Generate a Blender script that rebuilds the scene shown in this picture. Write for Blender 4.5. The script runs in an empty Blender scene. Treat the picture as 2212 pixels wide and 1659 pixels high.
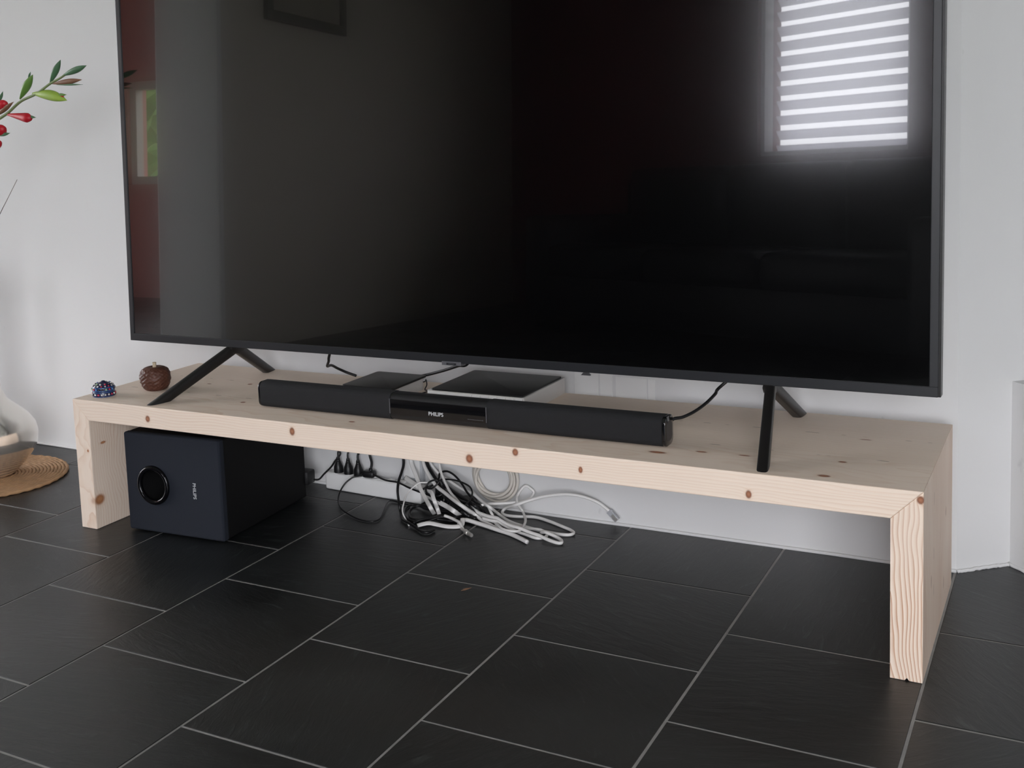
import bpy, bmesh, math, random
from mathutils import Vector, Matrix
random.seed(7)
S = bpy.context.scene
COL = S.collection

# ------------------------------------------------------------------ camera
# metres; origin = front left bottom corner of the bench, +x right along it, +y to the wall
F, CX, CY, IW, IH = 2446.34, 958.94, 568.18, 2212, 1659
CAM = Vector((1.8681, -1.6610, 0.8032))
RM = Matrix(((0.87069956, -0.01898111, 0.49144888),
             (0.49011844, 0.11642273, -0.86384586),
             (-0.04081907, 0.99301836, 0.11067221)))
cd = bpy.data.cameras.new('camera')
cd.sensor_width = 36.0
cd.lens = F / IW * 36.0
cd.shift_x = (IW / 2 - CX) / IW
cd.shift_y = (CY - IH / 2) / IW
cd.clip_start = 0.02
cam = bpy.data.objects.new('camera', cd)
COL.objects.link(cam)
cam.matrix_world = Matrix.Translation(CAM) @ RM.to_4x4()
S.camera = cam

# ------------------------------------------------------------------ world and daylight
WORLD_STRENGTH = 9.0
w = bpy.data.worlds.new('overcast_sky')
S.world = w
w.use_nodes = True
bg = w.node_tree.nodes['Background']
bg.inputs[0].default_value = (0.945, 0.950, 1.0, 1)
bg.inputs[1].default_value = WORLD_STRENGTH
S.view_settings.view_transform = 'Standard'
S.view_settings.look = 'None'
S.view_settings.gamma = 1
S.view_settings.use_curve_mapping = False
S.view_settings.exposure = 0.64


def portal(name, loc, xdir, normal, sx, sy):
    l = bpy.data.lights.new(name, 'AREA')
    l.shape = 'RECTANGLE'
    l.size, l.size_y = sx, sy
    l.cycles.is_portal = True
    o = bpy.data.objects.new(name, l)
    COL.objects.link(o)
    z = -Vector(normal).normalized()
    x = Vector(xdir).normalized()
    y = z.cross(x)
    o.matrix_world = Matrix.Translation(loc) @ Matrix((x, y, z)).transposed().to_4x4()
    return o


# window wall runs slantwise behind the camera
WA = Vector((1.10, -3.76, 0.0))
WU = Vector((0.912, 0.410, 0.0)).normalized()
WN = Vector((-WU.y, WU.x, 0.0))          # into the room


def wp(a, n, z):
    return WA + WU * a + WN * n + Vector((0, 0, z))


DOOR = (0.80, 2.20, 0.02, 2.10)       # garden door opening (along, along, z, z)
WIN = (-0.86, 0.03, 0.93, 2.15)       # shuttered window
LWIN = (-2.4, 0.2, 0.1, 2.3)        # big window of the left room, in wall x = -4.8 (y, y, z, z)
BWIN = (-4.42, -3.3, 0.85, 1.62)       # window in the far wall y = -4.2 (x, x, z, z)
portal('garden_door_offscreen', wp((DOOR[0] + DOOR[1]) / 2, -0.1, (DOOR[2] + DOOR[3]) / 2), WU, WN, DOOR[1] - DOOR[0], DOOR[3] - DOOR[2])
portal('shutter_window_offscreen', wp((WIN[0] + WIN[1]) / 2, -0.2, (WIN[2] + WIN[3]) / 2), WU, WN, WIN[1] - WIN[0], WIN[3] - WIN[2])
portal('left_window_offscreen', Vector((-4.86, (LWIN[0] + LWIN[1]) / 2, (LWIN[2] + LWIN[3]) / 2)), (0, 1, 0), (1, 0, 0), LWIN[1] - LWIN[0], LWIN[3] - LWIN[2])
portal('far_window_offscreen', Vector(((BWIN[0] + BWIN[1]) / 2, -4.26, (BWIN[2] + BWIN[3]) / 2)), (1, 0, 0), (0, 1, 0), BWIN[1] - BWIN[0], BWIN[3] - BWIN[2])


# ------------------------------------------------------------------ helpers
def ray(x, y):
    return RM @ Vector(((x - CX) / F, -(y - CY) / F, -1.0))


def at(px, py, y=None, z=None):
    """point of the photo's sight line at a given depth y or height z"""
    d = ray(px, py)
    s = (y - CAM.y) / d.y if y is not None else (z - CAM.z) / d.z
    return CAM + d * s


def link(o, parent=None):
    COL.objects.link(o)
    if parent is not None:
        o.parent = parent
    return o


def tag(o, label=None, cat=None, group=None, kind=None):
    if label: o['label'] = label
    if cat: o['category'] = cat
    if group: o['group'] = group
    if kind: o['kind'] = kind
    return o


def empty(name, loc, label=None, cat=None, group=None, rz=0.0):
    o = bpy.data.objects.new(name, None)
    o.empty_display_size = 0.05
    o.location = loc
    o.rotation_euler = (0, 0, rz)
    COL.objects.link(o)
    return tag(o, label, cat, group)


def mesh_obj(name, verts, faces, m, parent=None, smooth=False, world=False):
    """verts in world space when parent is an Empty and world is True"""
    me = bpy.data.meshes.new(name)
    if parent is not None and world:
        inv = pmat(parent).inverted()
        verts = [inv @ Vector(v) for v in verts]
    me.from_pydata([tuple(v) for v in verts], [], faces)
    bm = bmesh.new(); bm.from_mesh(me)
    bmesh.ops.recalc_face_normals(bm, faces=bm.faces)
    bm.to_mesh(me); bm.free()
    if smooth:
        for p in me.polygons: p.use_smooth = True
    me.materials.append(m)
    o = bpy.data.objects.new(name, me)
    return link(o, parent)


def pmat(o):
    mt = Matrix.Translation(o.location) @ o.rotation_euler.to_matrix().to_4x4()
    return pmat(o.parent) @ mt if o.parent else mt


def bm_obj(name, bm, m, parent=None, smooth=False, world=False, angle=None):
    if parent is not None and world:
        bm.transform(pmat(parent).inverted())
    bmesh.ops.recalc_face_normals(bm, faces=bm.faces)
    me = bpy.data.meshes.new(name)
    bm.to_mesh(me); bm.free()
    me.materials.append(m)
    if smooth:
        for p in me.polygons: p.use_smooth = True
        if angle is not None:
            me.set_sharp_from_angle(angle=math.radians(angle))
    o = bpy.data.objects.new(name, me)
    return link(o, parent)


def box_bm(x0, x1, y0, y1, z0, z1, bev=0.0, seg=2, bm=None):
    b = bmesh.new()
    r = bmesh.ops.create_cube(b, size=1.0)
    for v in b.verts:
        v.co = Vector((x0 + (v.co.x + .5) * (x1 - x0), y0 + (v.co.y + .5) * (y1 - y0), z0 + (v.co.z + .5) * (z1 - z0)))
    if bev > 0:
        bmesh.ops.bevel(b, geom=list(b.edges), offset=bev, segments=seg, profile=0.5, affect='EDGES')
    if bm is not None:
        me = bpy.data.meshes.new('tmp'); b.to_mesh(me); b.free(); bm.from_mesh(me); bpy.data.meshes.remove(me)
        return bm
    return b


def prism_bm(poly, axis, a0, a1, bev=0.0, seg=2):
    """poly: 2d outline; axis 'x','y','z' extrusion"""
    b = bmesh.new()
    def mk(p, a):
        return {'x': (a, p[0], p[1]), 'y': (p[0], a, p[1]), 'z': (p[0], p[1], a)}[axis]
    v0 = [b.verts.new(mk(p, a0)) for p in poly]
    v1 = [b.verts.new(mk(p, a1)) for p in poly]
    n = len(poly)
    b.faces.new(v0[::-1]); b.faces.new(v1)
    for i in range(n):
        b.faces.new((v0[i], v0[(i + 1) % n], v1[(i + 1) % n], v1[i]))
    bmesh.ops.recalc_face_normals(b, faces=b.faces)
    if bev > 0:
        bmesh.ops.bevel(b, geom=list(b.edges), offset=bev, segments=seg, profile=0.5, affect='EDGES')
    return b


def catmull(pts, n=8):
    pts = [Vector(p) for p in pts]
    if len(pts) < 3:
        return pts
    P = [pts[0] * 2 - pts[1]] + pts + [pts[-1] * 2 - pts[-2]]
    out = []
    for i in range(1, len(P) - 2):
        p0, p1, p2, p3 = P[i - 1:i + 3]
        for k in range(n):
            t = k / n
            out.append(0.5 * ((2 * p1) + (p2 - p0) * t + (2 * p0 - 5 * p1 + 4 * p2 - p3) * t * t + (3 * p1 - p0 - 3 * p2 + p3) * t ** 3))
    out.append(pts[-1])
    return out


def tube_bm(pts, r, sides=8, n=8, flat=None, taper=None, flatdir=None):
    """swept tube; flat=(a,b) gives an oval section; taper(t) scales"""
    c = catmull(pts, n)
    b = bmesh.new()
    t0 = (c[1] - c[0]).normalized()
    up = Vector(flatdir) if flatdir else (Vector((0, 0, 1)) if abs(t0.z) < .9 else Vector((1, 0, 0)))
    nrm = (up - t0 * up.dot(t0)).normalized()
    rings = []
    for i, p in enumerate(c):
        t = ((c[min(i + 1, len(c) - 1)] - c[max(i - 1, 0)])).normalized()
        if flatdir:
            nn = Vector(flatdir) - t * Vector(flatdir).dot(t)
            if nn.length > 1e-4: nrm = nn.normalized()
        else:
            nrm = (nrm - t * nrm.dot(t)).normalized()
        bi = t.cross(nrm)
        s = taper(i / (len(c) - 1)) if taper else 1.0
        ra, rb = (flat if flat else (r, r))
        rings.append([b.verts.new(p + nrm * math.cos(2 * math.pi * k / sides) * ra * s + bi * math.sin(2 * math.pi * k / sides) * rb * s) for k in range(sides)])
    for i in range(len(rings) - 1):
        for k in range(sides):
            b.faces.new((rings[i][k], rings[i][(k + 1) % sides], rings[i + 1][(k + 1) % sides], rings[i + 1][k]))
    b.faces.new(rings[0][::-1]); b.faces.new(rings[-1])
    return b


def lathe_bm(prof, cx=0, cy=0, seg=48, wob=None):
    b = bmesh.new()
    rings = []
    for r, z in prof:
        if r < 1e-6:
            rings.append([b.verts.new((cx, cy, z))])
        else:
            rings.append([b.verts.new((cx + r * math.cos(2 * math.pi * k / seg), cy + r * math.sin(2 * math.pi * k / seg), z)) for k in range(seg)])
    for A, B in zip(rings[:-1], rings[1:]):
        for k in range(seg):
            k2 = (k + 1) % seg
            if len(A) == 1 and len(B) == 1: continue
            if len(A) == 1: b.faces.new((A[0], B[k], B[k2]))
            elif len(B) == 1: b.faces.new((A[k], A[k2], B[0]))
            else: b.faces.new((A[k], A[k2], B[k2], B[k]))
    return b


def join_bm(dst, src):
    me = bpy.data.meshes.new('tmp'); src.to_mesh(me); src.free(); dst.from_mesh(me); bpy.data.meshes.remove(me)
    return dst


def text_obj(name, body, size, m, parent, mat4, extrude=0.0002, offset=0.0):
    cu = bpy.data.curves.new(name, 'FONT')
    cu.body = body; cu.size = size; cu.extrude = extrude; cu.offset = offset
    cu.align_x = 'CENTER'; cu.align_y = 'CENTER'
    cu.resolution_u = 3
    to = bpy.data.objects.new(name, cu)
    COL.objects.link(to)
    dg = bpy.context.evaluated_depsgraph_get()
    me = bpy.data.meshes.new_from_object(to.evaluated_get(dg))
    bpy.data.objects.remove(to)
    me.transform(pmat(parent).inverted() @ mat4)
    me.materials.clear(); me.materials.append(m)
    me.name = name
    return link(bpy.data.objects.new(name, me), parent)


# ------------------------------------------------------------------ materials
def srgb(r, g, b):
    f = lambda c: (c / 12.92 if c <= .04045 else ((c + .055) / 1.055) ** 2.4)
    return tuple(f(c / 255.0) for c in (r, g, b)) + (1.0,)


def newmat(name):
    m = bpy.data.materials.new(name)
    m.use_nodes = True
    nt = m.node_tree
    return m, nt, nt.nodes['Principled BSDF']


def plain(name, col, rough=0.5, metal=0.0, spec=0.5, bump=0.0, bscale=200.0, var=0.0, vscale=8.0, coat=0.0, coatr=0.05, trans=0.0, ior=1.45):
    m, nt, p = newmat(name)
    N, Lk = nt.nodes, nt.links
    p.inputs['Base Color'].default_value = col
    p.inputs['Roughness'].default_value = rough
    p.inputs['Metallic'].default_value = metal
    p.inputs['Specular IOR Level'].default_value = spec
    p.inputs['Coat Weight'].default_value = coat
    p.inputs['Coat Roughness'].default_value = coatr
    p.inputs['Transmission Weight'].default_value = trans
    p.inputs['IOR'].default_value = ior
    tc = N.new('ShaderNodeTexCoord')
    if var > 0:
        nz = N.new('ShaderNodeTexNoise'); nz.inputs['Scale'].default_value = vscale; nz.inputs['Detail'].default_value = 5
        Lk.new(tc.outputs['Object'], nz.inputs['Vector'])
        mr = N.new('ShaderNodeMapRange'); mr.inputs['To Min'].default_value = 1 - var; mr.inputs['To Max'].default_value = 1 + var
        Lk.new(nz.outputs['Fac'], mr.inputs['Value'])
        mx = N.new('ShaderNodeVectorMath'); mx.operation = 'SCALE'
        mx.inputs[0].default_value = col[:3]
        Lk.new(mr.outputs[0], mx.inputs['Scale'])
        Lk.new(mx.outputs[0], p.inputs['Base Color'])
    if bump > 0:
        nb = N.new('ShaderNodeTexNoise'); nb.inputs['Scale'].default_value = bscale; nb.inputs['Detail'].default_value = 4
        Lk.new(tc.outputs['Object'], nb.inputs['Vector'])
        bp = N.new('ShaderNodeBump'); bp.inputs['Strength'].default_value = bump; bp.inputs['Distance'].default_value = 0.002
        Lk.new(nb.outputs['Fac'], bp.inputs['Height'])
        Lk.new(bp.outputs['Normal'], p.inputs['Normal'])
    return m


def wood_mat(name, axis, pith, spacing, knots, strength=1.0, seams=(), base=(243, 225, 208), ring=(209, 166, 129), warp=0.02, seed=0.0, alongf=1.3, knotcol=((100, 54, 40), (176, 120, 90))):
    """solid softwood: growth rings around a pith line along `axis`, knots at given points"""
    m, nt, p = newmat(name)
    N, Lk = nt.nodes, nt.links
    def math_(op, a, b=None, c=None):
        n = N.new('ShaderNodeMath'); n.operation = op
        for i, v in enumerate((a, b, c)):
            if v is None: continue
            if isinstance(v, (int, float)): n.inputs[i].default_value = v
            else: Lk.new(v, n.inputs[i])
        return n.outputs[0]
    def vmath(op, a, b):
        n = N.new('ShaderNodeVectorMath'); n.operation = op
        for i, v in enumerate((a, b)):
            if isinstance(v, tuple): n.inputs[i].default_value = v
            else: Lk.new(v, n.inputs[i])
        return n
    geo = N.new('ShaderNodeNewGeometry')
    pos = geo.outputs['Position']
    ax = 'xyz'.index(axis)
    st = [9.0, 9.0, 9.0]; st[ax] = alongf
    sc = vmath('MULTIPLY', pos, tuple(st)).outputs[0]
    sc = vmath('ADD', sc, (seed, seed * .7, seed * 1.3)).outputs[0]
    nz = N.new('ShaderNodeTexNoise'); nz.inputs['Scale'].default_value = 1.0; nz.inputs['Detail'].default_value = 3
    Lk.new(sc, nz.inputs['Vector'])
    msk = [1.0, 1.0, 1.0]; msk[ax] = 0.0
    rel = vmath('SUBTRACT', pos, tuple(pith)).outputs[0]
    rel = vmath('MULTIPLY', rel, tuple(msk)).outputs[0]
    rad = vmath('LENGTH', rel, (0, 0, 0)).outputs['Value']
    rad = math_('ADD', rad, math_('MULTIPLY', math_('SUBTRACT', nz.outputs['Fac'], .5), warp * 2))
    knotfac = None; halo = None
    for (k, rx, ry, rz) in knots:
        d = vmath('SUBTRACT', pos, tuple(k)).outputs[0]
        d = vmath('DIVIDE', d, (rx, ry, rz)).outputs[0]
        ln = vmath('LENGTH', d, (0, 0, 0)).outputs['Value']
        mr = N.new('ShaderNodeMapRange'); mr.interpolation_type = 'SMOOTHSTEP'
        mr.inputs['From Min'].default_value = 1.15; mr.inputs['From Max'].default_value = 0.6
        Lk.new(ln, mr.inputs['Value'])
        h = math_('DIVIDE', 1.0, math_('ADD', 1.0, math_('MULTIPLY', ln, ln)))
        knotfac = mr.outputs[0] if knotfac is None else math_('MAXIMUM', knotfac, mr.outputs[0])
        halo = h if halo is None else math_('ADD', halo, h)
    if halo is not None:
        rad = math_('ADD', rad, math_('MULTIPLY', halo, spacing * 1.4))
    ph = math_('FRACT', math_('DIVIDE', rad, spacing))
    # late wood: slow rise then sharp edge
    lw = math_('POWER', ph, 3.0)
    edge = N.new('ShaderNodeMapRange'); edge.inputs['From Min'].default_value = 1.0; edge.inputs['From Max'].default_value = .93
    Lk.new(ph, edge.inputs['Value'])
    lw = math_('MULTIPLY', lw, edge.outputs[0])
    n2 = N.new('ShaderNodeTexNoise'); n2.inputs['Scale'].default_value = 0.8; n2.inputs['Detail'].default_value = 2
    Lk.new(sc, n2.inputs['Vector'])
    amt = N.new('ShaderNodeMapRange'); amt.inputs['From Min'].default_value = .35; amt.inputs['From Max'].default_value = .7
    amt.inputs['To Min'].default_value = .25; amt.inputs['To Max'].default_value = 1.0
    Lk.new(n2.outputs['Fac'], amt.inputs['Value'])
    lw = math_('MULTIPLY', math_('MULTIPLY', lw, amt.outputs[0]), strength)
    mix = N.new('ShaderNodeMix'); mix.data_type = 'RGBA'
    mix.inputs['A'].default_value = srgb(*base); mix.inputs['B'].default_value = srgb(*ring)
    Lk.new(lw, mix.inputs['Factor'])
    col = mix.outputs['Result']
    # fine fibres
    st2 = [600.0] * 3; st2[ax] = 14.0
    fs = vmath('MULTIPLY', pos, tuple(st2)).outputs[0]
    n3 = N.new('ShaderNodeTexNoise'); n3.inputs['Scale'].default_value = 1.0; n3.inputs['Detail'].default_value = 2
    Lk.new(fs, n3.inputs['Vector'])
    fb = N.new('ShaderNodeMapRange'); fb.inputs['To Min'].default_value = .93; fb.inputs['To Max'].default_value = 1.05
    Lk.new(n3.outputs['Fac'], fb.inputs['Value'])
    sv = N.new('ShaderNodeVectorMath'); sv.operation = 'SCALE'
    Lk.new(col, sv.inputs[0]); Lk.new(fb.outputs[0], sv.inputs['Scale'])
    col = sv.outputs[0]
    # dashed seam marks along the board (dark flecks)
    for (cax, cval, hw) in seams:
        sep = N.new('ShaderNodeSeparateXYZ'); Lk.new(pos, sep.inputs[0])
        dd = math_('ABSOLUTE', math_('SUBTRACT', sep.outputs[cax], cval))
        near = N.new('ShaderNodeMapRange'); near.inputs['From Min'].default_value = hw; near.inputs['From Max'].default_value = hw * .4
        Lk.new(dd, near.inputs['Value'])
        n4 = N.new('ShaderNodeTexNoise'); n4.noise_dimensions = '1D'; n4.inputs['Scale'].default_value = 34.0; n4.inputs['Detail'].default_value = 1
        off = math_('ADD', sep.outputs[ax], cval * 37.0)
        Lk.new(off, n4.inputs['W'])
        th = N.new('ShaderNodeMapRange'); th.inputs['From Min'].default_value = .56; th.inputs['From Max'].default_value = .66
        Lk.new(n4.outputs['Fac'], th.inputs['Value'])
        f = math_('MULTIPLY', math_('MULTIPLY', near.outputs[0], th.outputs[0]), .55)
        mm = N.new('ShaderNodeMix'); mm.data_type = 'RGBA'
        mm.inputs['B'].default_value = srgb(120, 92, 70)
        Lk.new(f, mm.inputs['Factor']); Lk.new(col, mm.inputs['A'])
        col = mm.outputs['Result']
    if knotfac is not None:
        hl = N.new('ShaderNodeMapRange'); hl.inputs['From Min'].default_value = .25; hl.inputs['From Max'].default_value = .8
        hl.inputs['To Max'].default_value = .35
        Lk.new(halo, hl.inputs['Value'])
        mh = N.new('ShaderNodeMix'); mh.data_type = 'RGBA'; mh.inputs['B'].default_value = srgb(205, 150, 100)
        Lk.new(hl.outputs[0], mh.inputs['Factor']); Lk.new(col, mh.inputs['A'])
        mk = N.new('ShaderNodeMix'); mk.data_type = 'RGBA'
        n5 = N.new('ShaderNodeTexNoise'); n5.inputs['Scale'].default_value = 220
        Lk.new(pos, n5.inputs['Vector'])
        kc = N.new('ShaderNodeMix'); kc.data_type = 'RGBA'
        kc.inputs['A'].default_value = srgb(*knotcol[0]); kc.inputs['B'].default_value = srgb(*knotcol[1])
        kr = N.new('ShaderNodeMapRange'); kr.inputs['From Min'].default_value = .62; kr.inputs['From Max'].default_value = .98
        Lk.new(halo, kr.inputs['Value'])
        kv = math_('MULTIPLY', math_('ADD', kr.outputs[0], n5.outputs['Fac']), .6)
        Lk.new(kv, kc.inputs['Factor'])
        Lk.new(knotfac, mk.inputs['Factor']); Lk.new(mh.outputs['Result'], mk.inputs['A']); Lk.new(kc.outputs['Result'], mk.inputs['B'])
        col = mk.outputs['Result']
    Lk.new(col, p.inputs['Base Color'])
    p.inputs['Roughness'].default_value = .55
    p.inputs['Specular IOR Level'].default_value = .35
    bp = N.new('ShaderNodeBump'); bp.inputs['Strength'].default_value = .15; bp.inputs['Distance'].default_value = .0006
    Lk.new(n3.outputs['Fac'], bp.inputs['Height']); Lk.new(bp.outputs['Normal'], p.inputs['Normal'])
    return m


def slate_mat():
    m, nt, p = newmat('black_slate')
    N, Lk = nt.nodes, nt.links
    tc = N.new('ShaderNodeTexCoord'); oi = N.new('ShaderNodeObjectInfo')
    rnd = N.new('ShaderNodeVectorMath'); rnd.operation = 'SCALE'; rnd.inputs[0].default_value = (13, 7, 3)
    Lk.new(oi.outputs['Random'], rnd.inputs['Scale'])
    ad = N.new('ShaderNodeVectorMath'); Lk.new(tc.outputs['Object'], ad.inputs[0]); Lk.new(rnd.outputs[0], ad.inputs[1])
    # cleft direction turns from tile to tile
    vr = N.new('ShaderNodeVectorRotate'); vr.rotation_type = 'Z_AXIS'
    an = N.new('ShaderNodeMath'); an.operation = 'MULTIPLY'; an.inputs[1].default_value = 3.1
    Lk.new(oi.outputs['Random'], an.inputs[0])
    Lk.new(ad.outputs[0], vr.inputs['Vector']); Lk.new(an.outputs[0], vr.inputs['Angle'])
    mp = N.new('ShaderNodeMapping'); mp.inputs['Scale'].default_value = (9, 40, 10)
    Lk.new(vr.outputs[0], mp.inputs['Vector'])
    n1 = N.new('ShaderNodeTexNoise'); n1.inputs['Scale'].default_value = 1.6; n1.inputs['Detail'].default_value = 9; n1.inputs['Roughness'].default_value = .68
    n1.inputs['Distortion'].default_value = .6
    Lk.new(mp.outputs[0], n1.inputs['Vector'])
    n2 = N.new('ShaderNodeTexNoise'); n2.inputs['Scale'].default_value = 5; n2.inputs['Detail'].default_value = 6
    Lk.new(ad.outputs[0], n2.inputs['Vector'])
    cr = N.new('ShaderNodeValToRGB')
    e = cr.color_ramp.elements
    e[0].position = .3; e[0].color = (.0060, .0068, .0072, 1)
    e[1].position = .75; e[1].color = (.018, .0205, .021, 1)
    Lk.new(n2.outputs['Fac'], cr.inputs['Fac'])
    # pale scratches
    sc = N.new('ShaderNodeMapRange'); sc.inputs['From Min'].default_value = .585; sc.inputs['From Max'].default_value = .70
    sc.inputs['To Max'].default_value = .42
    Lk.new(n1.outputs['Fac'], sc.inputs['Value'])
    mx = N.new('ShaderNodeMix'); mx.data_type = 'RGBA'; mx.inputs['B'].default_value = (.07, .085, .085, 1)
    Lk.new(sc.outputs[0], mx.inputs['Factor']); Lk.new(cr.outputs['Color'], mx.inputs['A'])
    Lk.new(mx.outputs['Result'], p.inputs['Base Color'])
    rr = N.new('ShaderNodeMapRange'); rr.inputs['To Min'].default_value = .27; rr.inputs['To Max'].default_value = .48
    Lk.new(n2.outputs['Fac'], rr.inputs['Value']); Lk.new(rr.outputs[0], p.inputs['Roughness'])
    p.inputs['Specular IOR Level'].default_value = .5
    bp = N.new('ShaderNodeBump'); bp.inputs['Strength'].default_value = .6; bp.inputs['Distance'].default_value = .0014
    Lk.new(n1.outputs['Fac'], bp.inputs['Height']); Lk.new(bp.outputs['Normal'], p.inputs['Normal'])
    return m


def wall_mat(name, col, rough=.75):
    m, nt, p = newmat(name)
    N, Lk = nt.nodes, nt.links
    geo = N.new('ShaderNodeNewGeometry')
    n1 = N.new('ShaderNodeTexNoise'); n1.inputs['Scale'].default_value = 3.0; n1.inputs['Detail'].default_value = 4
    Lk.new(geo.outputs['Position'], n1.inputs['Vector'])
    mr = N.new('ShaderNodeMapRange'); mr.inputs['To Min'].default_value = .965; mr.inputs['To Max'].default_value = 1.03
    Lk.new(n1.outputs['Fac'], mr.inputs['Value'])
    # small grey scuffs
    n2 = N.new('ShaderNodeTexNoise'); n2.inputs['Scale'].default_value = 38; n2.inputs['Detail'].default_value = 3
    mp = N.new('ShaderNodeMapping'); mp.inputs['Scale'].default_value = (1, 1, .45)
    Lk.new(geo.outputs['Position'], mp.inputs['Vector']); Lk.new(mp.outputs[0], n2.inputs['Vector'])
    sf = N.new('ShaderNodeMapRange'); sf.inputs['From Min'].default_value = .735; sf.inputs['From Max'].default_value = .80
    sf.inputs['To Min'].default_value = 1.0; sf.inputs['To Max'].default_value = .86
    Lk.new(n2.outputs['Fac'], sf.inputs['Value'])
    pr = N.new('ShaderNodeMath'); pr.operation = 'MULTIPLY'; Lk.new(mr.outputs[0], pr.inputs[0]); Lk.new(sf.outputs[0], pr.inputs[1])
    sv = N.new('ShaderNodeVectorMath'); sv.operation = 'SCALE'; sv.inputs[0].default_value = col[:3]
    Lk.new(pr.outputs[0], sv.inputs['Scale']); Lk.new(sv.outputs[0], p.inputs['Base Color'])
    p.inputs['Roughness'].default_value = rough
    p.inputs['Specular IOR Level'].default_value = .25
    n3 = N.new('ShaderNodeTexNoise'); n3.inputs['Scale'].default_value = 60; n3.inputs['Detail'].default_value = 6
    Lk.new(geo.outputs['Position'], n3.inputs['Vector'])
    bp = N.new('ShaderNodeBump'); bp.inputs['Strength'].default_value = .12; bp.inputs['Distance'].default_value = .003
    Lk.new(n3.outputs['Fac'], bp.inputs['Height']); Lk.new(bp.outputs['Normal'], p.inputs['Normal'])
    return m


WALL = wall_mat('white_plaster', (.745, .745, .745, 1))
CREAM = wall_mat('cream_plaster', (.66, .61, .54, 1))
WINE = wall_mat('wine_red_plaster', (.22, .07, .075, 1))
PINK = wall_mat('rose_red_plaster', (.82, .40, .38, 1))
SLATE = slate_mat()
GROUT = plain('cement_grout', (.33, .32, .31, 1), .9, bump=.3, bscale=400, var=.25, vscale=40)
BLACKPL = plain('matt_black_plastic', (.012, .012, .013, 1), .42, bump=.05, bscale=900)
BEZEL = plain('brushed_black_frame', (.016, .017, .020, 1), .34, spec=.6)
STAND = plain('satin_black_stand', (.010, .009, .009, 1), .34, spec=.5)
GLOSSBLK = plain('gloss_black_plastic', (.004, .004, .005, 1), .12, spec=.5, coat=.5, coatr=.04)
FABRIC = plain('black_grille_cloth', (.0070, .0073, .0088, 1), .85, bump=.5, bscale=1400)
SUBFRONT = plain('navy_black_cloth', (.0095, .013, .022, 1), .85, bump=.4, bscale=1300)
SUBBODY = plain('black_vinyl', (.0030, .0030, .0034, 1), .6, spec=.3, bump=.12, bscale=700)
CHROME = plain('polished_black_ring', (.02, .02, .022, 1), .12, metal=.6, spec=.8)
HOLE = plain('black_port_plastic', (.006, .006, .0065, 1), .7, spec=.3)
PRINT = plain('silver_print', (.62, .64, .66, 1), .35, metal=.3)
GREYPRINT = plain('grey_print', (.10, .10, .11, 1), .5)
LOGOBAR = plain('grey_logo_bar', (.10, .10, .11, 1), .35)
WHITEPL = plain('white_plastic', (.84, .84, .83, 1), .4)
BOXWHITE = plain('white_device_plastic', (.66, .64, .62, 1), .45)
BOXTOP = plain('black_device_lid', (.010, .010, .010, 1), .38)
WCABLE = plain('white_cable', (.84, .83, .81, 1), .4)
CREAMCABLE = plain('off_white_cable', (.68, .64, .58, 1), .5)
BCABLE = plain('black_cable', (.008, .008, .009, 1), .4)
STEEL = plain('nickel_connector', (.80, .79, .76, 1), .35, metal=.8)
CLEAR = plain('clear_connector_plastic', (.78, .80, .84, 1), .15, trans=.6)
CERAMIC = plain('pearl_glaze', (.84, .81, .76, 1), .15, metal=.85, var=.06, vscale=14, coat=.8, coatr=.05)
MATM = plain('woven_straw', (.42, .25, .13, 1), .8, bump=.4, bscale=260, var=.35, vscale=60)
STEMG = plain('green_stem', (.20, .26, .11, 1), .5, var=.2, vscale=40)
BUDG = plain('green_bud', (.13, .26, .05, 1), .45, var=.3, vscale=60)
BUDL = plain('light_green_bud', (.30, .44, .06, 1), .45, var=.25, vscale=50)
BUDD = plain('dark_green_bud', (.075, .17, .085, 1), .45, var=.25, vscale=50)
BUDR = plain('reddish_brown_bud', (.21, .10, .055, 1), .5, var=.35, vscale=70)
RED = plain('red_petal', (.52, .010, .022, 1), .45, var=.3, vscale=60)
DRY = plain('dry_twig', (.10, .075, .055, 1), .8)
NUT = plain('carved_dark_nut', (.085, .030, .018, 1), .5, bump=1.0, bscale=110, var=.5, vscale=70)
NUTSTEM = plain('pale_nut_stem', (.55, .45, .32, 1), .6)
JEWEL = plain('navy_lacquer', (.012, .012, .055, 1), .35, coat=.3)
BEADS = [plain('silver_bead', (.72, .72, .70, 1), .25, metal=.6), plain('red_bead', (.45, .02, .06, 1), .25, coat=.5),
         plain('blue_bead', (.05, .16, .40, 1), .25, coat=.5), plain('green_bead', (.30, .45, .25, 1), .25, coat=.5),
         plain('dark_bead', (.02, .02, .03, 1), .2, coat=.5)]
LAWN = plain('lawn', (.10, .13, .06, 1), .9, var=.5, vscale=3)
FRAMEW = plain('white_window_frame', (.84, .85, .85, 1), .4)
SLATM, _nt, _p = newmat('translucent_white_slat')
_p.inputs['Base Color'].default_value = (.62, .62, .66, 1); _p.inputs['Roughness'].default_value = .5
_tr = _nt.nodes.new('ShaderNodeBsdfTranslucent'); _tr.inputs['Color'].default_value = (.80, .80, .86, 1)
_mx = _nt.nodes.new('ShaderNodeMixShader'); _mx.inputs[0].default_value = .78
_nt.links.new(_p.outputs[0], _mx.inputs[1]); _nt.links.new(_tr.outputs[0], _mx.inputs[2])
_nt.links.new(_mx.outputs[0], _nt.nodes['Material Output'].inputs['Surface'])
LEATHER = plain('black_leather', (.012, .013, .018, 1), .5)
PICFRAME = plain('dark_picture_frame', (.02, .018, .016, 1), .5)
PICTURE = plain('faded_print', (.42, .38, .32, 1), .7, var=.2, vscale=6)
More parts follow.
